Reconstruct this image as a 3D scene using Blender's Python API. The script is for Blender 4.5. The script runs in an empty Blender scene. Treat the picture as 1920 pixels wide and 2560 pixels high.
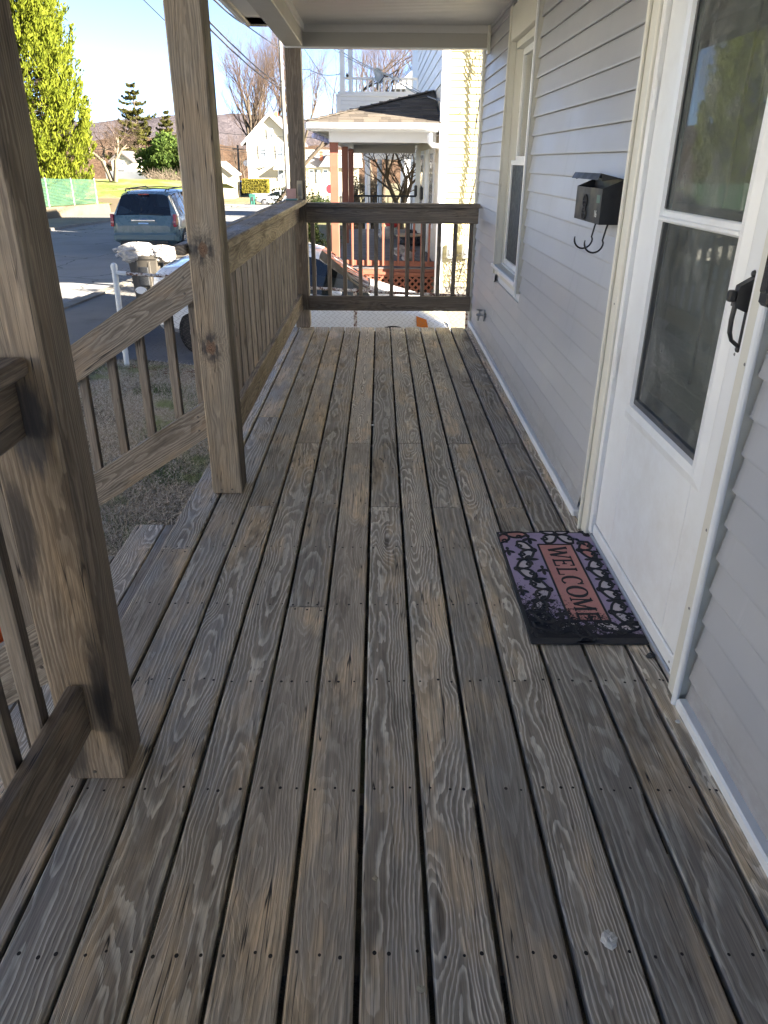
import bpy, math, random
import numpy as np
from mathutils import Vector, Matrix, Euler
random.seed(7); RNG = np.random.default_rng(11)
scene = bpy.context.scene
COL = scene.collection

# ------------------------------------------------------------------ camera
H = 1.42
cam_d = bpy.data.cameras.new('camera'); cam = bpy.data.objects.new('camera', cam_d); COL.objects.link(cam)
F_PX, VPX, VPY, VVX = 1831.0, 949.0, 402.0, 930.0
def _d(x, y): return Vector((x-960, y-1280, F_PX)).normalized()
_yv = _d(VPX, VPY)
_vy = 1280 + (-F_PX*F_PX - (VVX-960)*(VPX-960))/(VPY-1280)
_zv = -_d(VVX, _vy); _xv = _yv.cross(_zv)
# columns of camera matrix in world space: right, up, backward
right = Vector((_xv.x, _yv.x, _zv.x)); down = Vector((_xv.y, _yv.y, _zv.y)); fwd = Vector((_xv.z, _yv.z, _zv.z))
m = Matrix((right, -down, -fwd)).transposed().to_4x4(); m.translation = (0, 0, H)
cam.matrix_world = m
cam_d.sensor_fit = 'VERTICAL'; cam_d.sensor_height = 32.0; cam_d.sensor_width = 24.0
cam_d.lens = F_PX/2560*32.0; cam_d.clip_start = 0.05; cam_d.clip_end = 6000
scene.camera = cam

# ------------------------------------------------------------------ sky, sun, exposure
SUN = Vector((2.1, -1.0, 0.92)).normalized()          # direction towards the sun
el = math.asin(SUN.z); az = math.atan2(SUN.x, SUN.y)
w = bpy.data.worlds.new('World'); scene.world = w; w.use_nodes = True
wn = w.node_tree; bg = wn.nodes['Background']
sky = wn.nodes.new('ShaderNodeTexSky'); sky.sky_type = 'NISHITA'; sky.sun_disc = False
sky.sun_elevation = el; sky.sun_rotation = az; sky.air_density = 0.32; sky.dust_density = 0.1; sky.ozone_density = 1.0; sky.altitude = 50
wn.links.new(sky.outputs[0], bg.inputs[0]); bg.inputs[1].default_value = 0.051
sl = bpy.data.lights.new('sun', 'SUN'); so = bpy.data.objects.new('sun', sl); COL.objects.link(so)
sl.energy = 5.0; sl.angle = math.radians(0.55); sl.color = (1.0, 0.90, 0.76)
so.rotation_euler = SUN.to_track_quat('Z', 'Y').to_euler(); so.location = (20, -20, 30)
vs = scene.view_settings; vs.view_transform = 'Standard'; vs.look = 'None'; vs.gamma = 1; vs.use_curve_mapping = False
vs.exposure = 3.42
scene.cycles.max_bounces = 8; scene.cycles.diffuse_bounces = 5; scene.cycles.transparent_max_bounces = 12
scene.cycles.use_denoising = True
try: scene.cycles.denoiser = 'OPENIMAGEDENOISE'
except Exception: pass

# ------------------------------------------------------------------ helpers
WM = {}                                               # world matrices
def link(o, parent=None, M=None):
    COL.objects.link(o); M = M or Matrix.Identity(4); WM[o.name] = M
    if parent is not None:
        o.parent = parent; o.matrix_basis = WM[parent.name].inverted() @ M
    else: o.matrix_basis = M
    return o
def tag(o, label=None, cat=None, group=None, kind=None):
    if label: o['label'] = label
    if cat: o['category'] = cat
    if group: o['group'] = group
    if kind: o['kind'] = kind
    return o
def thing(name, label, cat, loc=(0, 0, 0), group=None, rz=0, kind=None):
    o = bpy.data.objects.new(name, None); o.empty_display_size = .1
    link(o, None, Matrix.Translation(loc) @ Matrix.Rotation(rz, 4, 'Z'))
    return tag(o, label, cat, group, kind)

class MB:
    def __init__(s): s.v = []; s.f = []
    def add(s, vs, fs):
        b = len(s.v); s.v += [tuple(p) for p in vs]; s.f += [tuple(i+b for i in f) for f in fs]; return s
    def box(s, x0, x1, y0, y1, z0, z1, M=None):
        p = [Vector((x, y, z)) for x in (x0, x1) for y in (y0, y1) for z in (z0, z1)]
        if M: p = [M @ q for q in p]
        return s.add(p, [(0,1,3,2), (4,6,7,5), (0,4,5,1), (2,3,7,6), (0,2,6,4), (1,5,7,3)])
    def cbox(s, x0, x1, y0, y1, z0, z1, c=.005, M=None):    # chamfered box (all edges along the longest axis plus the ends)
        ax = max(range(3), key=lambda i: ((x1-x0), (y1-y0), (z1-z0))[i])
        lo = [x0, y0, z0]; hi = [x1, y1, z1]; a, b = [i for i in range(3) if i != ax]
        ring = [(lo[a]+c, lo[b]), (hi[a]-c, lo[b]), (hi[a], lo[b]+c), (hi[a], hi[b]-c), (hi[a]-c, hi[b]), (lo[a]+c, hi[b]), (lo[a], hi[b]-c), (lo[a], lo[b]+c)]
        vs = []
        for t, sh in ((lo[ax], c), (lo[ax]+c, 0), (hi[ax]-c, 0), (hi[ax], c)):
            for (p, q) in ring:
                v = [0, 0, 0]; v[ax] = t
                v[a] = min(max(p, lo[a]+sh), hi[a]-sh); v[b] = min(max(q, lo[b]+sh), hi[b]-sh)
                vs.append(M @ Vector(v) if M else Vector(v))
        fs = [tuple(range(7, -1, -1)), tuple(range(24, 32))]
        for k in range(3):
            for i in range(8):
                j = (i+1) % 8; fs.append((k*8+i, k*8+j, (k+1)*8+j, (k+1)*8+i))
        if ax == 1: fs = [f[::-1] for f in fs]
        return s.add(vs, fs)
    def tube(s, pts, r, n=8, cap=True):
        pts = [Vector(p) for p in pts]; rs = r if isinstance(r, (list, tuple)) else [r]*len(pts)
        vs = []; prev = None
        for i, p in enumerate(pts):
            d = (pts[min(i+1, len(pts)-1)] - pts[max(i-1, 0)]).normalized()
            if prev is None: u = d.orthogonal().normalized()
            else:
                u = prev - d*prev.dot(d); u = u.normalized() if u.length > 1e-6 else d.orthogonal().normalized()
            prev = u; q = d.cross(u)
            for k in range(n):
                a = 2*math.pi*k/n; vs.append(p + (u*math.cos(a) + q*math.sin(a))*rs[i])
        fs = []
        for i in range(len(pts)-1):
            for k in range(n):
                j = (k+1) % n; fs.append((i*n+k, i*n+j, (i+1)*n+j, (i+1)*n+k))
        if cap: fs += [tuple(range(n-1, -1, -1)), tuple(range((len(pts)-1)*n, len(pts)*n))]
        return s.add(vs, fs)
    def lathe(s, prof, n=16, M=None):
        vs = []; fs = []
        for (r, z) in prof:
            for k in range(n):
                a = 2*math.pi*k/n; v = Vector((r*math.cos(a), r*math.sin(a), z)); vs.append(M @ v if M else v)
        for i in range(len(prof)-1):
            for k in range(n):
                j = (k+1) % n; fs.append((i*n+k, i*n+j, (i+1)*n+j, (i+1)*n+k))
        fs += [tuple(range(n-1, -1, -1)), tuple(range((len(prof)-1)*n, len(prof)*n))]
        return s.add(vs, fs)
    def prism(s, poly, t0, t1, M=None, axis='z'):          # polygon in a plane, extruded
        def mk(p, t):
            v = {'z': (p[0], p[1], t), 'y': (p[0], t, p[1]), 'x': (t, p[0], p[1])}[axis]; v = Vector(v)
            return M @ v if M else v
        n = len(poly); vs = [mk(p, t0) for p in poly] + [mk(p, t1) for p in poly]
        fs = [tuple(range(n-1, -1, -1)), tuple(range(n, 2*n))] + [(i, (i+1) % n, n+(i+1) % n, n+i) for i in range(n)]
        return s.add(vs, fs)
    def mesh(s, name, mat, smooth=False):
        me = bpy.data.meshes.new(name); me.from_pydata(s.v, [], s.f)
        me.validate(); me.materials.append(mat)
        if smooth:
            me.polygons.foreach_set('use_smooth', [True]*len(me.polygons))
        me.update(); return me
    def build(s, name, mat, parent=None, smooth=False, M=None, **k):
        o = bpy.data.objects.new(name, s.mesh(name, mat, smooth)); link(o, parent, M)
        if smooth == 'auto': pass
        return tag(o, **k)

def np_obj(name, verts, faces, mat, parent=None, smooth=False, **k):
    """verts (n,3) float array, faces (m,3|4) int array"""
    me = bpy.data.meshes.new(name); verts = np.asarray(verts, dtype=np.float32); faces = np.asarray(faces, dtype=np.int32)
    nv, nf, c = len(verts), len(faces), faces.shape[1]
    me.vertices.add(nv); me.vertices.foreach_set('co', verts.ravel())
    me.loops.add(nf*c); me.loops.foreach_set('vertex_index', faces.ravel())
    me.polygons.add(nf); me.polygons.foreach_set('loop_start', np.arange(0, nf*c, c, dtype=np.int32))
    me.polygons.foreach_set('loop_total', np.full(nf, c, dtype=np.int32))
    if smooth: me.polygons.foreach_set('use_smooth', np.ones(nf, dtype=bool))
    me.materials.append(mat); me.update(calc_edges=True); me.validate()
    o = bpy.data.objects.new(name, me); link(o, parent); return tag(o, **k)

def plank(name, p0, p1, wd, th, mat, parent=None, up=(0, 0, 1), c=.004, ends=None, **k):
    """board from p0 to p1 (centre line); local Y = length, X = width, Z = thickness (towards up)"""
    p0 = Vector(p0); p1 = Vector(p1); y = (p1-p0); L = y.length; y.normalize(); z = Vector(up); z = (z - y*z.dot(y)).normalized(); x = y.cross(z)
    M = Matrix((x, y, z)).transposed().to_4x4(); M.translation = (p0+p1)/2
    mb = MB(); mb.cbox(-wd/2, wd/2, -L/2, L/2, -th/2, th/2, c) if max(wd, th) < L else mb.box(-wd/2, wd/2, -L/2, L/2, -th/2, th/2)
    return mb.build(name, mat, parent, M=M, **k)

# ------------------------------------------------------------------ materials
class NT:
    def __init__(s, name):
        s.m = bpy.data.materials.new(name); s.m.use_nodes = True; s.t = s.m.node_tree; s.t.nodes.clear()
        s.out = s.t.nodes.new('ShaderNodeOutputMaterial')
    def n(s, typ, ins=None, out=0, **props):
        nd = s.t.nodes.new('ShaderNode'+typ)
        for k, v in props.items(): setattr(nd, k, v)
        for k, v in (ins or {}).items():
            sk = nd.inputs[k]
            if isinstance(v, bpy.types.NodeSocket): s.t.links.new(v, sk)
            elif isinstance(v, bpy.types.Node): s.t.links.new(v.outputs[0], sk)
            else: sk.default_value = v
        return nd if out is None else nd.outputs[out]
    def math(s, op, a, b=None, c=None, clamp=False):
        i = {0: a}
        if b is not None: i[1] = b
        if c is not None: i[2] = c
        return s.n('Math', i, operation=op, use_clamp=clamp)
    def vmath(s, op, a, b=None):
        i = {0: a}
        if b is not None: i[1] = b
        return s.n('VectorMath', i, operation=op)
    def map(s, v, a, b, c=0.0, d=1.0, smooth=True):
        return s.n('MapRange', {0: v, 1: a, 2: b, 3: c, 4: d}, interpolation_type='SMOOTHSTEP' if smooth else 'LINEAR')
    def mix(s, f, a, b, blend='MIX'):
        nd = s.t.nodes.new('ShaderNodeMix'); nd.data_type = 'RGBA'; nd.blend_type = blend
        for k, v in ((0, f), (6, a), (7, b)):
            if isinstance(v, bpy.types.NodeSocket): s.t.links.new(v, nd.inputs[k])
            else: nd.inputs[k].default_value = (*v, 1) if isinstance(v, tuple) and len(v) == 3 else v
        return nd.outputs[2]
    def noise(s, vec, scale=1.0, detail=2.0, rough=.5, out=0, dist=0.0):
        return s.n('TexNoise', {'Vector': vec, 'Scale': scale, 'Detail': detail, 'Roughness': rough, 'Distortion': dist}, out=out)
    def obj(s): return s.n('TexCoord', out=3)
    def rand(s): return s.n('ObjectInfo', out='Random') if False else s.n('ObjectInfo', out=None).outputs['Random']
    def geo(s): return s.n('NewGeometry', out=None).outputs['Position']
    def scale(s, v, sc): return s.n('VectorMath', {0: v, 1: sc}, operation='MULTIPLY')
    def bsdf(s, color, rough=.6, metal=0.0, spec=.5, bump=None, bstr=.3, bdist=.002, **extra):
        i = {'Base Color': color if not (isinstance(color, tuple) and len(color) == 3) else (*color, 1), 'Roughness': rough, 'Metallic': metal, 'Specular IOR Level': spec}
        i.update(extra)
        if bump is not None: i['Normal'] = s.n('Bump', {'Height': bump, 'Strength': bstr, 'Distance': bdist})
        b = s.n('BsdfPrincipled', i)
        s.t.links.new(b, s.out.inputs[0]); return s.m

def plain(name, col, rough=.5, var=.12, metal=0.0, nscale=9.0, spec=.5, bstr=.05, dirt=None, dirtamt=.5):
    """solid colour with mottling, so that nothing is perfectly even"""
    t = NT(name); p = t.obj(); a = t.noise(p, nscale, 4, .6); b = t.noise(p, nscale*11, 2, .6)
    f = t.math('ADD', t.math('MULTIPLY', a, .7), t.math('MULTIPLY', b, .3))
    c = t.mix(f, tuple(x*(1-var*1.6) for x in col), tuple(min(1, x*(1+var*1.6)) for x in col))
    if dirt:
        c = t.mix(t.map(t.noise(p, nscale*.5, 6, .7), .48, .75, 0, dirtamt), c, dirt)
    return t.bsdf(c, t.map(a, .3, .7, max(.02, rough-.08), min(1, rough+.1)), metal, spec, bump=b, bstr=bstr)

def wood(name, dark, light, tan, freq=130.0, tanamt=(.52, .72), wig=1.0, rough=(.48, .75), blue=.0, knots=True, val=(.72, 1.2), bstr=.5, stain=.35, contrast=1.0, fixed=(), vary=.0, line=(.25, .72), plainness=0.0, stains=()):
    t = NT(name); p = t.obj(); rnd = t.rand()
    off = t.n('CombineXYZ', {0: t.math('MULTIPLY', rnd, 31.7), 1: t.math('MULTIPLY', rnd, 97.3), 2: t.math('MULTIPLY', rnd, 13.1)})
    r2 = t.math('FRACT', t.math('MULTIPLY', rnd, 7.31)); r3 = t.math('FRACT', t.math('MULTIPLY', rnd, 23.77))
    n1 = t.noise(t.vmath('ADD', t.scale(p, (4.0, 1.1, 4.0)), off), 1, 2, .5, out=1)
    n2 = t.noise(t.vmath('ADD', t.scale(p, (24.0, 7.0, 24.0)), off), 1, 3, .6, out=1)
    s1 = t.n('SeparateXYZ', {0: n1}, out=None); s2 = t.n('SeparateXYZ', {0: n2}, out=None); sp = t.n('SeparateXYZ', {0: p}, out=None)
    x = t.math('ADD', t.math('ADD', sp.outputs[0], t.math('MULTIPLY', t.math('SUBTRACT', rnd, .5), .09)),
               t.math('ADD', t.math('MULTIPLY', t.math('SUBTRACT', s1.outputs[0], .5), .09*wig), t.math('MULTIPLY', t.math('SUBTRACT', s2.outputs[0], .5), .016*wig)))
    z = t.math('ADD', t.math('ADD', sp.outputs[2], t.math('MULTIPLY_ADD', r2, .05, .008)),
               t.math('ADD', t.math('MULTIPLY', t.math('SUBTRACT', s1.outputs[1], .5), .13*wig), t.math('MULTIPLY', t.math('SUBTRACT', s2.outputs[1], .5), .014*wig)))
    r = t.math('SQRT', t.math('ADD', t.math('MULTIPLY', x, x), t.math('MULTIPLY', z, z)))
    kn = None
    if knots:
        kv = t.vmath('ADD', t.scale(p, (6.0, 1.25, 6.0)), off)
        vor = t.n('TexVoronoi', {'Vector': kv, 'Scale': 1.0, 'Randomness': 1.0}, out=0, voronoi_dimensions='3D')
        kn = t.map(vor, .02, .30, 1, 0)
        r = t.math('ADD', r, t.math('MULTIPLY', kn, .034))
    kds = []
    for (kx, ky, ka, kb) in fixed:
        dv = t.scale(t.n('VectorMath', {0: p, 1: (kx, ky, 0)}, operation='SUBTRACT'), (1/ka, 1/kb, 0))
        dl = t.n('VectorMath', {0: dv}, out=None, operation='LENGTH').outputs['Value']
        dl = t.math('ADD', dl, t.math('MULTIPLY', t.math('SUBTRACT', t.noise(p, 42, 5, .7), .5), 1.15))
        kds.append(dl); r = t.math('ADD', r, t.math('MULTIPLY', t.map(dl, 0, 2.6, 1, 0), .05))
    frq = t.math('MULTIPLY', freq, t.math('MULTIPLY_ADD', r3, vary, 1-vary*.5))
    q = t.math('ADD', t.math('MULTIPLY', r, frq), t.math('MULTIPLY', t.math('SUBTRACT', t.noise(t.vmath('ADD', t.scale(p, (60, 14, 60)), off), 1, 2), .5), .5))
    fr = t.math('FRACT', q)
    ring = t.math('MULTIPLY', t.map(fr, line[0], line[1], 0, 1), t.map(fr, .90, 1.0, 1, 0))
    fib = t.noise(t.vmath('ADD', t.scale(p, (330, 7, 330)), off), 1, 3, .65)
    fib2 = t.noise(t.vmath('ADD', t.scale(p, (90, 3, 90)), off), 1, 2, .6)
    big = t.noise(t.vmath('ADD', t.scale(p, (7, 2.2, 7)), off), 1, 4, .6)
    big2 = t.noise(t.vmath('ADD', t.scale(p, (11, 3.1, 11)), t.scale(off, (2.1, 1.7, 3.3))), 1, 4, .65)
    ramp = t.math('MULTIPLY', ring, t.map(big2, .25, .7, .45*contrast, 1.0*contrast))
    if plainness: ramp = t.math('MULTIPLY', ramp, t.map(t.math('FRACT', t.math('MULTIPLY', rnd, 51.3)), 0, .75, 1-plainness, 1.0)); ramp = t.math('ADD', ramp, t.math('MULTIPLY', t.math('SUBTRACT', big, .42), .55), clamp=True)
    c = t.mix(ramp, dark, light)
    c = t.mix(t.math('MULTIPLY', t.map(big, tanamt[0], tanamt[1]), .75), c, tan, 'MIX')
    c = t.mix(t.map(big2, .53, .74, 0, .6), c, tuple(v*.42 for v in dark))          # old water stains
    if blue: c = t.mix(t.map(t.math('ADD', big2, t.math('MULTIPLY', t.math('SUBTRACT', r3, .5), .3)), .5, .36, 0, blue), c, (.33, .345, .355))
    c = t.mix(.72, c, t.n('CombineColor', {0: fib, 1: fib, 2: fib}), 'OVERLAY')
    c = t.mix(.5, c, t.n('CombineColor', {0: fib2, 1: fib2, 2: fib2}), 'OVERLAY')
    # long drying cracks
    crk = t.noise(t.vmath('ADD', t.scale(p, (75, 1.6, 75)), off), 1, 1, .4)
    ck = t.map(t.math('ABSOLUTE', t.math('SUBTRACT', crk, .5)), .0, .018, 1, 0)
    ck = t.math('MULTIPLY', ck, t.map(big, .44, .58, 0, 1.0))
    c = t.mix(ck, c, (.018, .015, .013))
    if kn is not None: c = t.mix(t.map(vor, .035, .09, .75, 0), c, (.045, .03, .02))
    for dl in kds:
        c = t.mix(t.math('MULTIPLY', t.map(dl, .7, 1.8, .9, 0), t.map(t.noise(t.scale(p, (55, 16, 55)), 1, 3, .6), .34, .6)), c, (.04, .037, .036))
        kr = t.map(t.math('FRACT', t.math('MULTIPLY', dl, 7.0)), .2, .8); kc = t.mix(t.math('MULTIPLY', kr, t.map(t.noise(p, 160, 4, .75), .3, .7)), (.11, .052, .026), (.44, .27, .16))
        c = t.mix(t.map(dl, .52, .68, 1, 0), c, t.mix(t.map(dl, .1, .55, 0, .6), kc, (.16, .11, .07)))
    for (kx, ky, ka, kb, kc_) in stains:
        dv = t.scale(t.n('VectorMath', {0: p, 1: (kx, ky, 0)}, operation='SUBTRACT'), (1/ka, 1/kb, 0))
        dl = t.n('VectorMath', {0: dv}, out=None, operation='LENGTH').outputs['Value']
        dl = t.math('ADD', dl, t.math('MULTIPLY', t.math('SUBTRACT', t.noise(t.scale(p, (40, 9, 40)), 1, 4, .65), .5), 1.1))
        c = t.mix(t.map(dl, .45, 1.1, .85, 0), c, kc_)
    grit = t.noise(t.vmath('ADD', t.scale(p, (160, 160, 160)), off), 1, 3, .7)
    c = t.mix(t.map(grit, .66, .74, 0, .35), c, tuple(x_*.35 for x_ in dark))
    v = t.math('MULTIPLY_ADD', r3, val[1]-val[0], val[0])
    c = t.mix(1.0, c, t.n('CombineColor', {0: v, 1: v, 2: v}), 'MULTIPLY')
    h = t.math('ADD', t.math('MULTIPLY', ring, .7), t.math('ADD', t.math('MULTIPLY', fib, .6), t.math('MULTIPLY', ck, -1.2)))
    return t.bsdf(c, t.map(big2, .3, .7, rough[0], rough[1]), spec=.42, bump=h, bstr=bstr, bdist=.0016)

M = {}
M['deck'] = wood('weathered_deck_wood', (.235, .197, .152), (.58, .53, .435), (.50, .37, .225), blue=.16, freq=135, contrast=1.0, vary=.9, line=(.40, .82), val=(.92, 1.52), tanamt=(.47, .66), rough=(.45, .75), plainness=.8)
M['baluster'] = wood('baluster_wood', (.245, .20, .152), (.33, .275, .213), (.34, .258, .17), freq=90, tanamt=(.55, .75), val=(.8, 1.12), bstr=.2, knots=False, contrast=.7)
M['post'] = wood('post_wood', (.175, .132, .092), (.30, .24, .170), (.33, .235, .145), freq=120, tanamt=(.45, .65), val=(.85, 1.1), bstr=.35, knots=False)
M['rail'] = wood('rail_wood', (.150, .118, .088), (.265, .218, .165), (.275, .195, .122), freq=120, tanamt=(.5, .72), val=(.8, 1.1), bstr=.3, knots=False)
M['dkrail'] = wood('dark_rail_wood', (.16, .130, .100), (.24, .202, .158), (.24, .185, .13), freq=120, val=(.85, 1.1), bstr=.25, knots=False)
M['nail'] = plain('nail_metal', (.018, .014, .012), .6, .3, .3)
M['screw'] = plain('screw_metal', (.16, .14, .12), .4, .3, .8)
M['white'] = plain('white_painted_metal', (.78, .80, .81), .38, .03, nscale=3, dirt=(.50, .46, .40), dirtamt=.38)
M['cream'] = plain('cream_trim', (.66, .65, .58), .42, .03, nscale=4, dirt=(.5, .44, .33), dirtamt=.3)
M['soffit'] = plain('painted_soffit', (.62, .61, .585), .45, .05, nscale=4)
M['beam'] = plain('aluminium_clad_beam', (.45, .435, .40), .5, .05, nscale=3)
M['black'] = plain('black_metal', (.016, .017, .020), .42, .3, .1, nscale=14, spec=.4, dirt=(.06, .058, .055), dirtamt=.3)
M['blackplastic'] = plain('black_plastic', (.02, .02, .022), .35, .2)
M['rubber'] = plain('rubber', (.022, .022, .024), .75, .3)
def siding_mat(name, col, streak=.08, rough=.42):
    t = NT(name); p = t.obj(); rnd = t.rand()
    off = t.n('CombineXYZ', {0: rnd, 1: t.math('MULTIPLY', rnd, 41.3), 2: t.math('MULTIPLY', rnd, 17.0)})
    g = t.noise(t.vmath('ADD', t.scale(p, (130, 3.0, 130)), off), 1, 4, .6)
    b = t.noise(t.vmath('ADD', t.scale(p, (2.5, 1.8, 2.5)), off), 1, 4, .6)
    s = t.noise(t.vmath('ADD', t.scale(p, (8, 55, 5)), off), 1, 3, .6)
    c = t.mix(b, tuple(v*(1-streak) for v in col), tuple(v*(1+streak) for v in col))
    c = t.mix(t.math('MULTIPLY', t.map(s, .60, .75), t.map(b, .5, .66, 0, .40)), c, tuple(min(1, v*1.35) for v in col))   # chalky scuffs
    gp = t.geo(); sz = t.n('SeparateXYZ', {0: gp}, out=None); dn = t.noise(t.scale(gp, (9, 9, 22)), 1, 5, .7)
    c = t.mix(t.math('MULTIPLY', t.map(t.math('ADD', sz.outputs[2], t.math('MULTIPLY', dn, .25)), .10, .42, 1, 0), t.map(dn, .35, .65, .1, .45)), c, (.17, .14, .11))
    st_ = t.noise(t.scale(gp, (14, 14, 1.1)), 1, 4, .6); c = t.mix(t.map(st_, .56, .74, 0, .22), c, tuple(v*.62 for v in col))
    return t.bsdf(c, t.map(b, .3, .7, rough-.06, rough+.1), bump=g, bstr=.22, bdist=.0012)
M['siding'] = siding_mat('grey_vinyl_siding', (.38, .388, .405))
M['yellow'] = siding_mat('yellow_vinyl_siding', (.60, .53, .29), .04)
M['whitesid'] = siding_mat('white_vinyl_siding', (.70, .72, .74), .04)
M['tansid'] = siding_mat('tan_vinyl_siding', (.58, .53, .42), .05)
def glass_mat(name, tint=(.75, .8, .78), refl=1.0, dust=.12):
    t = NT(name); p = t.obj()
    fr = t.n('Fresnel', {'IOR': 1.52})
    tr = t.n('BsdfTransparent', {0: (*tint, 1)}); gl = t.n('BsdfGlossy', {'Roughness': .015, 'Color': (1, 1, 1, 1)})
    s = t.n('MixShader', {0: t.math('MULTIPLY', fr, refl, clamp=True), 1: tr, 2: gl})
    d = t.n('BsdfDiffuse', {0: (.30, .31, .30, 1)})
    f = t.map(t.noise(p, 6, 5, .65), .4, .8, dust*.4, dust*1.6)
    s = t.n('MixShader', {0: f, 1: s, 2: d}); t.t.links.new(s, t.out.inputs[0]); return t.m
M['glass'] = glass_mat('storm_door_glass', (.72, .75, .73), .17, .34)
M['wglass'] = glass_mat('window_glass', (.55, .6, .58), 1.8, .04)
M['cglass'] = glass_mat('car_glass', (.10, .14, .16), 1.7, .015)
M['wdark'] = plain('dark_room', (.05, .055, .06), .7, .2)
M['fglass'] = plain('far_window_glass', (.16, .19, .22), .08, .3, nscale=2, spec=.8)

# ------------------------------------------------------------------ ground
_py = [-80, 12, 24, 34, 50, 85, 130, 320, 700, 1400, 4000]; _pz = [-.87, -.87, -1.22, -1.32, -1.75, -2.95, -3.0, -9, -12, -12, -12]
def gz(y): return float(np.interp(y, _py, _pz))
def gxy(x, y):                                        # the plot falls away towards the right beyond the porch
    return gz(y) - .10*min(max(x+3, 0), 7)*float(np.interp(y, [6.2, 8.6, 12.6, 13.2, 20], [0, 1, 1, .8, 0]))
def ground_mat():
    t = NT('dry_ground'); p = t.geo()
    a = t.noise(p, .9, 5, .6); b = t.noise(p, 14, 4, .7); c = t.noise(p, .18, 3, .5)
    col = t.mix(b, (.12, .10, .07), (.27, .23, .16))
    col = t.mix(t.map(a, .5, .62, 0, .7), col, t.mix(b, (.05, .085, .022), (.11, .16, .045)))
    col = t.mix(t.map(c, .45, .6, 0, .4), col, (.15, .14, .06))
    return t.bsdf(col, .95, spec=.1, bump=b, bstr=.9, bdist=.03)
def asphalt_mat():
    t = NT('worn_asphalt'); p = t.geo()
    a = t.noise(p, 90, 3, .7); b = t.noise(p, .7, 5, .6); v = t.n('TexVoronoi', {'Vector': t.vmath('ADD', p, t.scale(t.noise(p, 1.5, 3, out=1), (.5, .5, .5))), 'Scale': .33}, feature='DISTANCE_TO_EDGE')
    col = t.mix(a, (.16, .158, .152), (.33, .322, .308)); col = t.mix(t.map(b, .42, .62, 0, .5), col, (.20, .195, .185))
    col = t.mix(t.map(v, 0, .012, .75, 0), col, (.035, .035, .035))
    return t.bsdf(col, .85, spec=.25, bump=a, bstr=.5, bdist=.006)
def concrete_mat(name, c0, c1, sc=3):
    t = NT(name); p = t.geo(); a = t.noise(p, sc, 6, .7); b = t.noise(p, sc*30, 2, .6)
    col = t.mix(a, c0, c1); col = t.mix(t.map(t.noise(p, sc*.4, 5, .7), .5, .7, 0, .5), col, tuple(v*.55 for v in c0))
    return t.bsdf(col, .85, spec=.2, bump=t.math('ADD', a, t.math('MULTIPLY', b, .4)), bstr=.5, bdist=.01)
M['ground'] = ground_mat(); M['asphalt'] = asphalt_mat()
M['conc'] = concrete_mat('concrete', (.15, .14, .12), (.24, .225, .195)); M['walk'] = concrete_mat('sidewalk_concrete', (.13, .125, .115), (.21, .20, .18), 1.5)
M['stone'] = concrete_mat('old_stone_wall', (.085, .07, .048), (.15, .125, .085), 1.2)
M['drive'] = concrete_mat('driveway_asphalt', (.10, .098, .095), (.16, .155, .15), 2)

def sheet(name, xs, ys, zf, mat, **k):
    v = [(x, y, zf(x, y)) for y in ys for x in xs]; n = len(xs)
    f = [(j*n+i, j*n+i+1, (j+1)*n+i+1, (j+1)*n+i) for j in range(len(ys)-1) for i in range(n-1)]
    mb = MB(); mb.v = v; mb.f = f; return mb.build(name, mat, smooth=True, **k)
ys = [-80, -40, -15, 0, 5, 10, 12, 16, 20, 24, 29, 34, 42, 50, 57, 65, 75, 85, 100, 115, 130, 180, 240, 320, 500, 700, 1000, 1400, 2500, 4000]
xs = [-2500, -800, -300, -100, -40, -20, -13, -8, -5, -3, 0, 4, 10, 30, 100, 400, 2500]
sheet('ground', sorted(xs+[-2, -1, 1, 2, 6, 7]), sorted(ys+[6.2, 7.4, 8.6, 9.15, 11, 12.3, 13.2]), gxy, M['ground'], kind='structure')
yr = [y for y in ys if -80 <= y <= 78]+[78]
sheet('road', [-13.5, -9, -5.25], yr, lambda x, y: gz(y)+.02, M['asphalt'], kind='structure')
sheet('cross_road', [-120, -13.5, -5, 60], [78, 82, 86.5], lambda x, y: gz(y)+.024, M['asphalt'], kind='structure')
sheet('sidewalk', [-5.05, -3.45], [y for y in ys if -80 <= y <= 75], lambda x, y: gz(y)+.10, M['walk'], kind='structure')
sheet('far_sidewalk', [-16.9, -13.7], [y for y in ys if -80 <= y <= 75], lambda x, y: gz(y)+.12, M['walk'], kind='structure')
def kerb(x0, x1):
    mb = MB(); yy = [y for y in ys if -80 <= y <= 75]
    for a, b in zip(yy[:-1], yy[1:]):
        vs = [(x, y, z+gz(y)) for y in (a, b) for (x, z) in ((x0, -.1), (x0, .125), (x1, .125), (x1, -.1))]
        mb.add(vs, [(0,4,5,1), (1,5,6,2), (2,6,7,3)])
    mb.build('kerb', M['conc'], kind='structure')
kerb(-5.26, -5.06); kerb(-13.69, -13.49)
sheet('driveway', [-3.45, -3, 0, 4, 7, 12], [9.15, 10.5, 12, 12.3], lambda x, y: gxy(x, y)+.014, M['drive'], kind='structure')
sheet('house_driveway', [-24.5, -20], [86.5, 95, 112], lambda x, y: gz(y)+.03, M['drive'], kind='structure')

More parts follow.
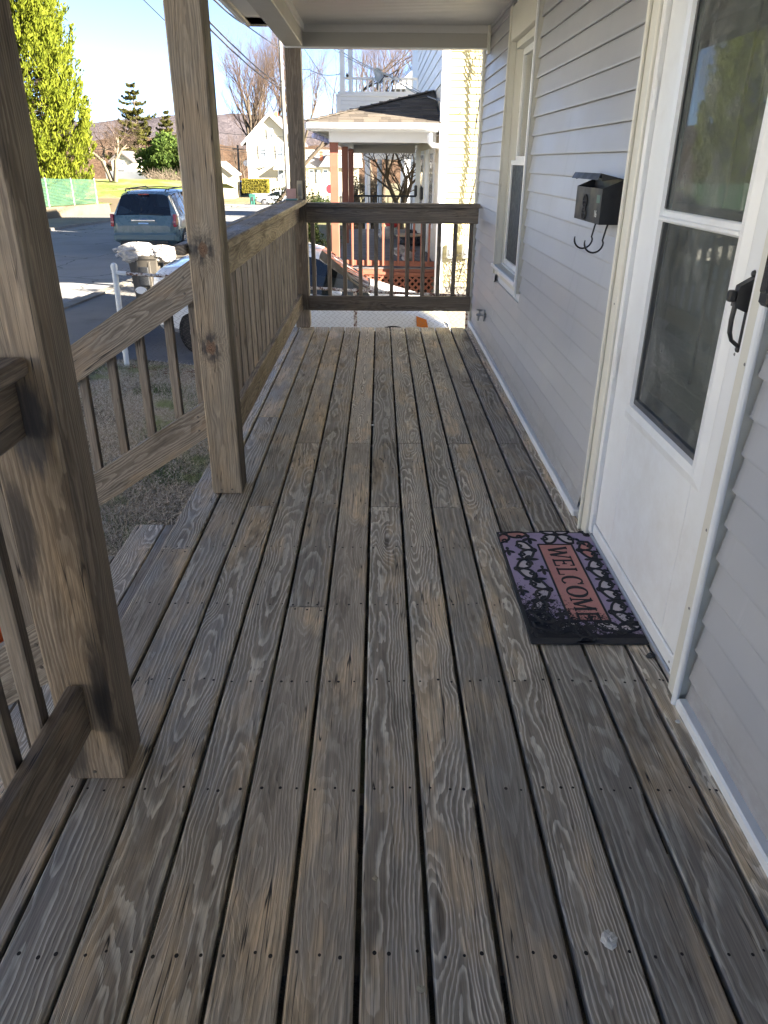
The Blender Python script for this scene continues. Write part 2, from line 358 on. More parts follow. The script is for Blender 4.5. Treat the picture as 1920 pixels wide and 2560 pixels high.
# hills far behind
def hill(name, y0, xs0, xs1, hf, mat):
    X = np.linspace(xs0, xs1, 140); V = []; 
    for j, t in enumerate(np.linspace(0, 1, 14)):
        for x in X:
            h = hf(x)*math.sin(t*math.pi/2)**1.2 + 3*math.sin(x*.02+j)*t
            V.append((x, y0+t*420, -13+h))
    n = len(X); f = [(j*n+i, j*n+i+1, (j+1)*n+i+1, (j+1)*n+i) for j in range(13) for i in range(n-1)]
    mb = MB(); mb.v = V; mb.f = f; return mb.build(name, mat, smooth=True, kind='structure')
def hill_mat(name, a, b):
    t = NT(name); p = t.geo(); n = t.noise(p, .05, 6, .75); n2 = t.noise(p, .006, 4, .6)
    col = t.mix(t.map(n, .3, .7), a, b); col = t.mix(t.map(n2, .5, .65, 0, .5), col, tuple(v*.75 for v in b))
    return t.bsdf(col, 1.0, spec=0, bump=n, bstr=1, bdist=6)
hill('far_hills', 1500, -1800, 1500, lambda x: 96+14*math.sin(x*.0041+2.2)+5*math.sin(x*.013)+2*math.sin(x*.05)-.028*(x+420), hill_mat('bare_woods_far', (.075, .066, .072), (.115, .10, .105)))
hill('near_hills', 420, -420, 300, lambda x: 27+4*math.sin(x*.02+.8)+2*math.sin(x*.07)+.6*math.sin(x*.31), hill_mat('bare_woods_near', (.075, .048, .033), (.135, .09, .06)))

# ================================================================== the porch
# ---- deck: every board its own piece
PITCH = .1413; G0 = -.0375
deck = MB()
for x in (-.86, -.1, .80): deck.box(x, x+.038, -1.6, 7.02, -.22, -.034)
deck.box(-.855, .87, 6.965, 7.005, -.22, -.034)
deck = deck.build('porch_deck', M['rail'], kind='structure')
joists = [.931+.4245*i for i in range(-6, 15)]
mb = MB()
for y in joists: mb.box(-.82, .80, y-.019, y+.019, -.21, -.036)
mb.build('joists', M['dkrail'], deck)
for zc in (-.32, -.47, -.62, -.77): plank('light_block_skirt', (-.868, 3.2, zc), (-.868, 7.0, zc), .14, .02, M['rail'], deck, up=(-1, 0, 0)); plank('light_block_skirt', (-.868, -1.6, zc), (-.868, 1.48, zc), .14, .02, M['rail'], deck, up=(-1, 0, 0))  # unseen skirt, added to keep light out so the board gaps stay dark
for zc in (-.32, -.47, -.62, -.77, -.92): plank('light_block_skirt', (-.85, 7.0, zc), (.88, 7.0, zc), .14, .02, M['rail'], deck, up=(0, 1, 0))
JN = {-6: [2.613], -5: [4.305], -4: [3.03], -3: [3.85], -2: [2.19], -1: [3.85], 0: [3.02], 1: [3.85], 2: [3.01], 3: [3.85], 4: [3.01], 5: [3.85], 6: []}
nails = MB()
def deck_cell(x0, x1, y0, y1, z):
    rx = random.uniform(-.0015, .0015)
    o = plank('deck_board', ((x0+x1)/2, y0+.0012, z-.014+random.uniform(-.001, .0012)), ((x0+x1)/2+rx, y1-.0012, z-.014+random.uniform(-.001, .0012)), x1-x0, .027, M['deck'], deck, c=.0045)
    for y in joists:
        if not (y0+.01 < y < y1-.01):
            if y0-.03 < y < y0+.02: y = y0+.022
            elif y1-.02 < y < y1+.03: y = y1-.022
            else: continue
        for fx in (.17, .5, .83):
            cx = x0+(x1-x0)*fx+random.uniform(-.01, .01); cy = y+random.uniform(-.007, .007); r = random.uniform(.0028, .0044)
            if random.random() < .06: continue
            nails.add([(cx+r*math.cos(a)*1.05, cy+r*math.sin(a)*1.15, z+.0009) for a in [k*math.pi/4 for k in range(8)]], [tuple(range(8))])
for i in range(-6, 7):
    x0 = G0+PITCH*i; x1 = x0+PITCH; g = random.uniform(.0050, .0068)
    if i == 6: x1 = .884
    cuts = [-1.6]+JN[i]+[7.012+random.uniform(-.006, .006)]
    for a, b in zip(cuts[:-1], cuts[1:]): deck_cell(x0+g, x1-(g if i < 6 else 0), a, b, 0)
nails.build('nail_heads', M['nail'], deck, kind='stuff')

# ---- posts
def post(name, x0, x1, y0, y1, top, label):
    t = thing(name, label, 'post', ((x0+x1)/2, (y0+y1)/2, 0), 'square wooden porch posts')
    plank('shaft', ((x0+x1)/2, (y0+y1)/2, .001), ((x0+x1)/2, (y0+y1)/2, top), x1-x0, y1-y0, M['post'], t, up=(0, 1, 0), c=.006)
    return t
P1 = post('porch_post', -.777, -.637, 1.383, 1.523, 2.245, 'thick brown square porch post nearest the camera, cut off by the left edge')
P2 = post('porch_post', -.778, -.640, 3.150, 3.288, 2.245, 'square wooden porch post with two big knots at the head of the steps')
P3 = post('porch_post', -.776, -.645, 6.960, 7.091, 2.245, 'dark square porch post at the far corner of the deck')
sc = MB()
for (x, y, z) in ((-.735, 3.149, .022), (-.685, 3.149, .024), (-.71, 1.382, .03)):
    sc.lathe([(.005, 0), (.0045, .001)], 8, Matrix.Translation((x, y, z)) @ Matrix.Rotation(math.pi/2, 4, 'X'))
sc.build('screw_heads', M['screw'], P2)

M['post_knots'] = wood('post_wood_with_knots', (.255, .207, .150), (.38, .315, .23), (.39, .29, .185), freq=120, tanamt=(.45, .65), val=(.95, 1.0), bstr=.35, knots=False, fixed=((.008, 1.09-1.123, .032, .046), (.013, .69-1.123, .033, .050)))
for ch in P2.children:
    if ch.name.startswith('shaft'): ch.data.materials[0] = M['post_knots']
M['post_near'] = wood('near_post_wood', (.215, .162, .110), (.36, .285, .198), (.40, .29, .18), freq=120, tanamt=(.45, .65), val=(.95, 1.0), bstr=.35, knots=False,
    stains=((-.012, -.18, .050, .13, (.045, .048, .058)), (.045, -.42, .03, .16, (.05, .042, .036)), (-.055, -.85, .03, .20, (.04, .034, .03)), (.05, -1.02, .05, .12, (.06, .048, .038)), (-.02, .55, .06, .3, (.09, .07, .055))))
for ch in P1.children:
    if ch.name.startswith('shaft'): ch.data.materials[0] = M['post_near']
for ch in P3.children:
    if ch.name.startswith('shaft'): ch.data.materials[0] = M['rail']

# faces turned to the house take a darker wood
M['darkface'] = wood('dark_wood_face', (.056, .043, .033), (.098, .079, .061), (.092, .066, .044), freq=110, val=(.85, 1.15), bstr=.3, knots=False)
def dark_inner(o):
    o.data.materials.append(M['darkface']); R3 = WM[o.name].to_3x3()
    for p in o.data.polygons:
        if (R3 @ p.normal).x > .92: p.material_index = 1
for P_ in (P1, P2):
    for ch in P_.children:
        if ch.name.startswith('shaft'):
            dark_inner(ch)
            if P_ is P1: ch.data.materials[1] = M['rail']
# ---- railings
def rail_y(y0, y1, label, mat, caps=True):
    """railing along the deck's left edge from y0 to y1"""
    t = thing('porch_railing', label, 'railing', (-.73, (y0+y1)/2, 0))
    return t
RL = rail_y(3.29, 6.96, 'brown wooden railing along the left edge between knotted post and corner post', M['rail'])
plank('cap', (-.735, 3.10, 1.090), (-.735, 6.955, 1.090), .0, .0, M['rail'], None) if False else None
mbp = MB()                                                  # cap board, notched round both posts
cap = plank('cap', (-.708, 3.291, 1.091), (-.708, 6.958, 1.091), .136, .040, M['rail'], RL, c=.006)
cap2 = plank('cap', (-.8015, 3.118, 1.0905), (-.8015, 6.99, 1.0905), .044, .0405, M['rail'], RL, c=.005)
plank('top_rail', (-.722, 3.290, 1.0), (-.722, 6.959, 1.0), .14, .036, M['rail'], RL, up=(1, 0, 0))
plank('bottom_rail', (-.722, 3.290, .236), (-.722, 6.959, .236), .14, .036, M['rail'], RL, up=(1, 0, 0))
n = 20
for i in range(n):
    y = 3.40+i*(6.87-3.40)/(n-1)
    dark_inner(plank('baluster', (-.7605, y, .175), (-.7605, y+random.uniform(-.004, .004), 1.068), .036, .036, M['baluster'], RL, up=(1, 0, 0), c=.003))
RF = thing('porch_railing', 'dark brown wooden railing across the far end of the deck', 'railing', (.1, 7.0, 0))
plank('cap', (-.643, 7.0, 1.066), (.882, 7.0, 1.066), .13, .036, M['dkrail'], RF, c=.005)
plank('top_rail', (-.643, 6.975, .984), (.876, 6.975, .984), .127, .036, M['dkrail'], RF, up=(0, -1, 0))
plank('bottom_rail', (-.644, 6.975, .226), (.846, 6.975, .226), .132, .036, M['dkrail'], RF, up=(0, -1, 0))
for i in range(11):
    x = -.597+i*.1422
    plank('baluster', (x, 7.0125, .166), (x, 7.0125, 1.046), .036, .036, M['dkrail'], RF, up=(0, -1, 0), c=.003)
RN = thing('porch_railing', 'brown wooden railing beside the nearest post at the left edge', 'railing', (-.72, .5, 0))
plank('cap', (-.735, -1.5, 1.063), (-.735, 1.381, 1.063), .14, .036, M['rail'], RN, c=.008)
plank('top_rail', (-.715, -1.5, .982), (-.715, 1.381, .982), .126, .036, M['rail'], RN, up=(1, 0, 0), c=.006)
plank('bottom_rail', (-.712, -1.5, .235), (-.712, 1.381, .235), .14, .038, M['rail'], RN, up=(1, 0, 0), c=.006)
for i in range(16):
    y = 1.262-i*.128
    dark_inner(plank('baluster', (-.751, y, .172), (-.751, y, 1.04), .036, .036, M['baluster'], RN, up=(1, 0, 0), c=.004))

# ---- stairs down to the yard
ST = thing('porch_steps', 'grey weathered wooden steps leading off the deck between two posts', 'steps', (-1.4, 2.3, -.87))
RISE, RUN = .174, .27
for k in range(1, 5):
    z = -RISE*k; x1 = -.889-RUN*(k-1)
    for j, (a, b) in enumerate(((x1, x1-.138), (x1-.143, x1-.281))):
        plank('tread', ((a+b)/2, 1.50, z-.014), ((a+b)/2, 3.175, z-.014), abs(a-b), .028, M['deck'], ST, c=.004)
    plank('riser', (x1+.012 if k > 1 else -.893, 1.52, z+.071), (x1+.012 if k > 1 else -.893, 3.15, z+.071), .115, .02, M['rail'], ST, up=(-1, 0, 0))
for y in (1.54, 2.33, 3.12):
    mb = MB(); poly = [(-.895, -.19)]
    for k in range(1, 5): poly += [(-.895-RUN*(k-1), -RISE*k-.03), (-.895-RUN*k, -RISE*k-.03)]
    poly += [(-.895-RUN*4, -.87), (-1.75, -.87), (-.895, -.42)]
    mb.prism(poly, y-.019, y+.019, axis='y'); mb.build('stringer', M['rail'], ST)
def stair_rail(y, sh, label, sgn):
    t = thing('stair_railing', label, 'railing', (-1.4, y, -.87))
    S = .644
    f = lambda x: S*(x+.786)
    xe = -2.02
    L = Vector((1, 0, S)).normalized(); up = Vector((0, -1, 0))
    # rails: lengths cut plumb at the post
    def srail(nm, zc, x0, th):
        d = .138/2/math.cos(math.atan(S))
        mb = MB(); mb.prism([(x0, zc+f(x0)-d), (x0, zc+f(x0)+d), (xe, zc+f(xe)+d), (xe, zc+f(xe)-d)], y-th/2, y+th/2, axis='y')
        c0 = Vector(((x0+xe)/2, y, zc+f((x0+xe)/2))); Mx = Matrix((L.cross(Vector((0, -1, 0)))*-1, L, Vector((0, -1, 0)))).transposed().to_4x4()
        X = Vector((0, -1, 0)); Mx = Matrix((L.cross(X), L, X)).transposed().to_4x4(); Mx.translation = c0
        inv = Mx.inverted(); mb.v = [tuple(inv @ Vector(v)) for v in mb.v]
        return mb.build(nm, M['post2'], t, M=Mx)
    srail('top_rail', .961, -.779, .038); srail('bottom_rail', .356, -.779, .038)
    sk = MB()
    for (x, dz) in ((-.815, .035), (-.815, -.03)):
        for zc in (.961, .356): sk.lathe([(.0055, 0), (.0045, .0012)], 8, Matrix.Translation((x, y-.0192, zc+f(x)+dz)) @ Matrix.Rotation(math.pi/2, 4, 'X'))
    sk.build('screws', M['screw'], t, kind='stuff')
    for i in range(9):
        x = -.80-sh*.6 if i == 0 else -.912-sh-.1368*(i-1)
        zt = .961+f(x)-.02; zb = .356+f(x)+.0
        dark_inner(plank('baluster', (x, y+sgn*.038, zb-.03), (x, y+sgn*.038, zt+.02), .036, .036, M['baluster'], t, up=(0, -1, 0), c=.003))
    plank('newel', (-2.06, y, gz(y)), (-2.06, y, .36), .089, .089, M['rail'], t, up=(0, -1, 0))
    return t
M['post2'] = wood('stair_rail_wood', (.19, .155, .118), (.35, .30, .235), (.35, .25, .155), freq=150, tanamt=(.5, .66), val=(.95, 1.05), bstr=.3, knots=False)
stair_rail(3.187, 0, 'sloping wooden stair rail running down to the left from the knotted post', 1)
stair_rail(1.462, .075, 'sloping wooden stair rail behind the nearest post, seen between balusters', 1)
sg = thing('orange_sign', 'small bright orange sign on a dark stake behind the balusters at the left edge', 'sign', (-.93, 1.55, -.17))
MB().box(-.966, -.885, 1.536, 1.540, .300, .388).build('panel', plain('orange_plastic', (.80, .10, .006), .5, .04), sg)
MB().box(-.968, -.883, 1.541, 1.545, .285, .390).build('backing', M['white'], sg)
MB().cbox(-.962, -.900, 1.546, 1.575, -.172, .56, .003).build('stake', M['darkface'], sg)

# small fittings on the railing corner
bl = thing('wood_block', 'small pale wooden block standing on the rail cap by the corner post', 'block', (-.69, 6.93, 1.11))
MB().cbox(-.712, -.668, 6.915, 6.945, 1.112, 1.262, .004).build('block', plain('pale_wood', (.42, .36, .26), .6, .15), bl)
MB().box(-.707, -.673, 6.911, 6.9145, 1.14, 1.235).build('inlay', plain('greyish_wood', (.30, .27, .21), .6, .2), bl)
pk = thing('paper_card', 'pinkish card with teal edge lying on the rail cap by the corner post', 'card', (-.74, 6.8, 1.11))
MB().box(-.80, -.70, 6.75, 6.86, 1.1125, 1.122).build('packet', plain('teal_plastic', (.10, .26, .27), .4, .2), pk)
MB().box(-.80, -.718, 6.862, 6.868, 1.1125, 1.20).build('card', plain('pink_card', (.50, .30, .27), .5, .15), pk)

# ---- porch roof
PR = thing('porch_roof', 'pale grey boarded porch ceiling with clad beams above the deck', 'roof', (0, 3, 2.4))
mb = MB(); x = -.615; zc = 2.40                         # grooved boards run across the porch: seen as lines parallel to the far beam
yy = -1.6; v = []
while yy < 6.955:
    b = min(yy+.052, 6.955)
    v += [(yy, zc), (b-.013, zc), (b-.0115, zc+.012), (b-.0015, zc+.012)]; yy = b
v.append((6.955, zc))
V = []; Fc = []
for (y, z) in v: V += [(-.63, y, z), (.90, y, z)]
for i in range(len(v)-1): Fc.append((2*i, 2*i+1, 2*i+3, 2*i+2))
mb.add(V, Fc); mb.build('ceiling', M['soffit'], PR)
MB().cbox(-.772, -.622, -1.6, 6.956, 2.2465, 2.47, .004).build('beam', M['beam'], PR)
MB().cbox(-.772, .885, 6.958, 7.10, 2.2465, 2.47, .004).build('beam', M['beam'], PR)
MB().box(-.6215, .885, 6.940, 6.9575, 2.3475, 2.3985).build('moulding', M['soffit'], PR)
MB().box(-.6215, -.606, -1.6, 6.9398, 2.3475, 2.3985).build('moulding', M['soffit'], PR)
MB().box(-.775, .885, 6.93, 6.9575, 2.236, 2.2462).build('beam_lip', M['white'], PR)
MB().cbox(.862, .8855, 6.90, 6.957, 2.20, 2.40, .003).build('end_trim', M['cream'], PR)
MB().box(-1.10, -.7725, -1.6, 7.42, 2.462, 2.47).build('soffit', M['soffit'], PR)
MB().cbox(-1.13, -1.1005, -1.6, 7.44, 2.445, 2.62, .003).build('fascia', M['beam'], PR)
MB().box(-1.1, .885, 7.1005, 7.42, 2.462, 2.47).build('soffit', M['soffit'], PR)
MB().cbox(-1.1, .9, 7.4205, 7.44, 2.445, 2.60, .003).build('fascia', M['beam'], PR)
mb = MB(); prof = [(-1.235, 2.60), (-1.235, 2.55), (-1.22, 2.50), (-1.19, 2.475), (-1.131, 2.475), (-1.131, 2.60)]
mb.prism(prof, -1.6, 7.46, axis='y'); mb.build('gutter', M['white'], PR)
mb = MB(); mb.add([(-1.2, -1.6, 2.605), (-1.2, 7.46, 2.605), (.9, 7.46, 3.25), (.9, -1.6, 3.25), (-1.2, -1.6, 2.63), (-1.2, 7.46, 2.63), (.9, 7.46, 3.28), (.9, -1.6, 3.28)],
      [(0,1,2,3), (4,7,6,5), (0,4,5,1), (1,5,6,2), (3,2,6,7), (0,3,7,4)]); mb.build('shingle_deck', plain('grey_shingle_roof', (.06, .058, .056), .9, .3, nscale=20), PR)

# ================================================================== own house
WX = .885
HS = thing('house', 'grey vinyl sided house wall with window and white storm door on the right', 'house', (3, 2, 0))
mb = MB()
# carcass with openings: piers in front, then the bulk
mb.box(WX+.03, 7.0, -6.0, 1.70, -.87, 6.6); mb.box(WX+.03, 7.0, 2.78, 4.90, -.87, 6.6); mb.box(WX+.03, 7.0, 5.80, 7.22, -1.6, 6.6)
mb.box(WX+.35, 7.0, 1.70, 2.78, -.87, 6.6); mb.box(WX+.03, WX+.35, 1.70, 2.78, 2.08, 6.6)
mb.box(WX+.35, 7.0, 4.90, 5.80, -.87, 6.6); mb.box(WX+.03, WX+.35, 4.90, 5.80, 2.14, 6.6); mb.box(WX+.03, WX+.35, 4.90, 5.80, -.87, .74); mb.box(WX+.03, WX+.35, 1.70, 2.78, -.87, .035)
mb.build('wall', M['whitesid'], HS)
mb = MB(); mb.add([(.6, -6.3, 6.5), (7.3, -6.3, 6.5), (3.95, -6.3, 8.7), (.6, 7.4, 6.5), (7.3, 7.4, 6.5), (3.95, 7.4, 8.7)], [(0,1,2), (3,5,4), (0,2,5,3), (1,4,5,2), (0,3,4,1)])
mb.build('roof', plain('dark_shingles', (.05, .05, .05), .9, .3), HS)
def siding_course(z, y0, y1, jog=0.0):
    """one vinyl course: rounded bottom butt, leaning face"""
    h = .0972; L = y1-y0
    prof = [(.030, h+.010), (.0205, h+.008), (.017, h-.004), (.006, .012), (.0035, .006), (.0045, .0015), (.008, 0), (.016, .0008), (.022, .004)]
    vs = []
    for y in (-L/2, L/2):
        for (px, pz) in prof: vs.append((px, y, pz))
    n = len(prof); fs = [(i, i+1, n+i+1, n+i) for i in range(n-1)]
    mb = MB(); mb.add(vs, fs)
    o = mb.build('siding_course', M['siding'], HS, M=Matrix.Translation((WX-.004+random.uniform(-.0012, .0012), (y0+y1)/2, z+random.uniform(-.0010, .0010))) @ Matrix.Rotation(random.uniform(-.0006, .0006), 4, 'X'))
    for p in o.data.polygons: p.use_smooth = True
    try: o.data.set_sharp_from_angle(angle=math.radians(40))
    except Exception: pass
for k in range(0, 26):
    z = .0972*k+.022-.024
    if z < .02: z0 = z+.0
    if k == 0: continue
    if z+.05 > 2.45: break
    siding_course(z, 5.862, 7.21)
    if z+.1 < .66: siding_course(z, 4.79, 5.8615)
    siding_course(z, 2.815, 4.789)
    siding_course(z, -6.0, 1.672)
siding_course(-.002, 2.96, 7.21); siding_course(-.002, -6.0, 1.672)
# trims
MB().cbox(WX-.022, WX+.03, 2.93, 7.21, -.02, .028, .006).build('base_trim', M['white'], HS)
MB().cbox(WX-.022, WX+.03, -6, 1.672, -.02, .028, .006).build('base_trim', M['white'], HS)
MB().cbox(WX-.018, WX+.05, 7.211, 7.275, -.4, 2.6, .008).build('corner_board', M['cream'], HS)
mb = MB()                                                   # siding of the end wall, seen edge on past the corner
for k in range(-14, 66): mb.add([(WX+.05, 7.222, .0972*k), (7.0, 7.222, .0972*k), (7.0, 7.24, .0972*k), (WX+.05, 7.24, .0972*k), (WX+.05, 7.224, .0972*(k+1)), (7.0, 7.224, .0972*(k+1))], [(0,1,2,3), (3,2,5,4)])
mb.build('end_wall_siding', M['siding'], HS, kind='stuff')
MB().cbox(WX-.006, WX+.028, 5.862, 7.205, 2.375, 2.46, .003).build('frieze', M['siding'], HS)
# ---- window
WN = MB()
y0, y1, z0, z1 = 4.80, 5.858, .66, 2.34
for (a, b, c, d) in ((y0, y0+.055, z0, z1), (y1-.10, y1, z0, z1), (y0+.055, y1-.10, z1-.2, z1), (y0+.055, y1-.10, z0, z0+.07)):
    WN.cbox(WX-.014, WX+.03, a, b, c, d, .004)
WN = WN.build('window', M['cream'], HS)
MB().cbox(WX-.028, WX-.0145, y1-.10, y1-.085, z0, z1, .002).build('edge_bead', M['cream'], WN)
MB().cbox(WX-.028, WX-.0145, y0-.004, y0+.012, z0-.02, z1, .002).build('edge_bead', M['white'], WN)
mb = MB(); mb.box(WX+.03, WX+.15, 5.745, 5.79, .73, 2.14); mb.box(WX+.03, WX+.15, 4.89, 4.925, .73, 2.14); mb.box(WX+.03, WX+.15, 4.925, 5.745, 2.10, 2.14)
mb.build('jamb', M['cream'], WN)
mb = MB(); mb.cbox(WX-.035, WX+.15, 4.81, 5.85, .700, .729, .006); mb.build('sill', M['white'], WN)
mb = MB()
mb.box(WX+.075, WX+.10, 5.70, 5.745, 1.43, 2.10); mb.box(WX+.075, WX+.10, 4.925, 4.96, 1.43, 2.10); mb.box(WX+.075, WX+.10, 4.96, 5.70, 2.06, 2.10); mb.box(WX+.072, WX+.103, 4.96, 5.70, 1.415, 1.455); mb.build('sash', M['white'], WN)
mb = MB(); mb.box(WX+.045, WX+.07, 5.70, 5.745, .73, 1.43); mb.box(WX+.045, WX+.07, 4.925, 4.96, .73, 1.43); mb.box(WX+.045, WX+.07, 4.96, 5.70, .73, .775); mb.box(WX+.045, WX+.07, 4.96, 5.70, 1.40, 1.43); mb.build('sash', M['white'], WN)
MB().box(WX+.085, WX+.089, 4.96, 5.70, 1.455, 2.06).build('pane', M['wglass'], WN)
MB().box(WX+.055, WX+.057, 4.96, 5.70, .775, 1.40).build('screen', plain('insect_screen', (.035, .038, .042), .5, .15, nscale=30), WN)
MB().box(WX+.14, WX+.16, 4.93, 5.74, .73, 2.1).build('blind', plain('pale_curtain', (.42, .42, .40), .8, .1), WN)
# ---- door
DR = MB(); DX = WX+.012
yl, yr_ = 2.70, 1.785
def door_frame(mb, ya, yb, za, zb, x0, x1): mb.cbox(x0, x1, ya, yb, za, zb, .003)
mb = DR
gy0, gy1, gz0 = 1.925, 2.495, .65                       # glass opening
mb.cbox(DX, DX+.028, gy1, yl, .075, 2.02, .004); mb.cbox(DX, DX+.028, yr_, gy0, .075, 2.02, .004)
mb.cbox(DX+.0004, DX+.0276, gy0, gy1, .075, gz0, .002); mb.cbox(DX+.0004, DX+.0276, gy0, gy1, 1.93, 2.02, .002)
DR = DR.build('door', M['white'], HS)
def moulding(w0, w1, dx):
    mb = MB()
    o = [(gy0-w0, gz0-w0), (gy1+w0, gz0-w0), (gy1+w0, 1.93+w0), (gy0-w0, 1.93+w0)]; i_ = [(gy0+.002, gz0+.002), (gy1-.002, gz0+.002), (gy1-.002, 1.928), (gy0+.002, 1.928)]
    mid = [(gy0-w1, gz0-w1), (gy1+w1, gz0-w1), (gy1+w1, 1.93+w1), (gy0-w1, 1.93+w1)]
    V = [(DX-.0005, *p) for p in o]+[(DX-dx, *p) for p in mid]+[(DX-dx*.7, p[0]-(.006 if p[0] < 2.2 else -.006), p[1]-(.006 if p[1] < 1 else -.006)) for p in i_]+[(DX+.006, *p) for p in i_]
    fs = []
    for r in range(3):
        for k in range(4): fs.append((r*4+k, r*4+(k+1) % 4, r*4+4+(k+1) % 4, r*4+4+k))
    mb.add(V, fs); return mb
moulding(.062, .030, .012).build('moulding', M['white'], DR)
mb = MB(); mb.cbox(DX-.002, DX+.014, gy0, gy1, 1.252, 1.288, .004); mb.cbox(DX-.010, DX-.0022, gy0, gy1, 1.256, 1.270, .003); mb.build('mid_rail', M['white'], DR)
MB().box(DX+.010, DX+.013, gy0, gy1, 1.286, 1.93).build('pane', M['glass'], DR)
MB().box(DX+.015, DX+.018, gy0, gy1, .65, 1.256).build('pane', M['glass'], DR)
mb = MB(); mb.cbox(DX+.003, DX+.02, gy1-.012, gy1, .652, 1.252, .002); mb.cbox(DX+.003, DX+.02, gy0, gy0+.008, .652, 1.252, .002); mb.cbox(DX+.003, DX+.02, gy0+.008, gy1-.012, .652, .672, .002); mb.cbox(DX+.002, DX+.0095, gy1-.010, gy1, 1.29, 1.928, .002)
mb.build('insert_frame', plain('dark_gasket', (.07, .072, .075), .5, .1), DR)
INN = MB(); INN.box(DX+.10, DX+.145, 1.73, 2.74, .05, 2.05)
INN = INN.build('inner_door', plain('grey_inner_door', (.20, .205, .20), .55, .1), DR)
mb = MB()
for (a, b, c, d) in ((1.90, 2.18, .78, 1.16), (2.28, 2.58, .78, 1.16), (1.90, 2.18, 1.30, 1.86), (2.28, 2.58, 1.30, 1.86)): mb.cbox(DX+.092, DX+.0995, a, b, c, d, .006)
mb.build('inner_door_panels', plain('grey_inner_door_panel', (.22, .225, .22), .5, .1), DR)
mb = MB(); mb.cbox(DX-.006, DX+.03, yr_-.005, yl+.005, .024, .0735, .004); mb.build('sweep', M['white'], DR)
mb = MB(); mb.cbox(DX-.0115, DX+.1, 1.70, 2.775, -.003, .0235, .004); mb.build('threshold', plain('aluminium_threshold', (.45, .46, .47), .35, .1, .6), DR)
hb = MB()
for z in (1.62, 1.285, .735, .165):
    for j in range(4): hb.tube([(DX-.008, yl+.006, z-.045+j*.0235), (DX-.008, yl+.006, z-.045+j*.0235+.021)], .006, 8)
hb.build('hinges', M['white'], DR)
# handle
hm = MB(); y = 1.812; bx = DX
hm.cbox(bx-.004, bx, y-.010, y+.010, 1.002, 1.186, .002)
hm.prism([(bx-.004, 1.176), (bx-.036, 1.156), (bx-.040, 1.108), (bx-.008, 1.094), (bx-.004, 1.10)], y-.012, y+.012, axis='y')
hm.tube([(bx-.034, y, 1.116), (bx-.036, y, 1.075), (bx-.034, y, 1.045), (bx-.026, y, 1.026), (bx-.005, y, 1.010)], [.0062, .006, .0058, .005, .005], 10)
hm.cbox(bx-.056, bx-.039, y-.009, y+.009, 1.119, 1.146, .003)
for z in (1.184, 1.004): hm.lathe([(.009, 0), (.007, .005), (.003, .007)], 10, Matrix.Translation((bx-.004, y, z)) @ Matrix.Rotation(-math.pi/2, 4, 'Y'))
hd = hm.build('handle', M['blackplastic'], DR)
MB().lathe([(.0075, 0), (.0075, .0015)], 12, Matrix.Translation((bx-.0862, y, 1.135)) @ Matrix.Rotation(-math.pi/2, 4, 'Y')).build('key_cylinder', plain('chrome', (.6, .6, .6), .2, .05, 1.0), hd) if False else None
# casing round the door
DC = MB()
DC.cbox(WX-.016, WX+.09, 2.735, 2.812, -.0, 2.09, .005); DC.cbox(WX-.016, WX+.09, 1.690, 1.752, .0, 2.09, .005); DC.cbox(WX-.016, WX+.09, 1.752, 2.735, 2.03, 2.12, .005)
DC = DC.build('door_casing', M['cream'], HS)
mb = MB()
for (a, b) in ((2.703, 2.718), (2.721, 2.7345), (1.768, 1.782), (1.7535, 1.765)): mb.cbox(WX-.004, WX+.06, a, b, .03, 2.03, .002)
mb.build('frame_channels', M['white'], DC)
MB().cbox(WX-.030, WX-.0165, 2.797, 2.812, .0, 2.12, .003).build('casing_bead', M['cream'], DC)
MB().tube([(WX-.02, 1.680, .0), (WX-.02, 1.680, 2.2)], .010, 10).build('corner_bead', M['white'], DC)
mb = MB()
for (y, z) in ((1.715, .99), (1.722, .545), (1.722, .30), (1.775, 1.0), (1.770, .08), (2.765, .95), (2.66, .045)): mb.lathe([(.0045, 0), (.003, .0012)], 8, Matrix.Translation((WX-.0165, y, z)) @ Matrix.Rotation(-math.pi/2, 4, 'Y'))
mb.build('screws', plain('dull_screw', (.22, .22, .22), .4, .2, .6), DC)
mb = MB(); mb.cbox(WX-.040, WX-.0165, 1.630, 1.678, 1.135, 1.27, .008); bell = mb.build('doorbell', M['blackplastic'], HS)
mb = MB(); mb.cbox(WX-.043, WX-.0405, 1.640, 1.668, 1.165, 1.255, .003); mb.build('button', plain('dark_glossy', (.03, .03, .035), .15, .1), bell)
# spigot
sp = MB(); sp.tube([(WX+.03, 6.25, .26), (WX-.07, 6.25, .26)], .012, 10); sp.tube([(WX-.05, 6.25, .26), (WX-.055, 6.25, .215)], .011, 10); sp.tube([(WX-.045, 6.25, .26), (WX-.045, 6.25, .30)], .006, 8)
sp.tube([(WX-.045+.022*math.cos(a), 6.25+.022*math.sin(a), .302) for a in np.linspace(0, 2*math.pi, 13)], .004, 6); sp.cbox(WX-.014, WX-.003, 6.215, 6.285, .215, .305, .003)
sp.build('spigot', plain('galvanised', (.40, .40, .40), .45, .2, .5), HS)

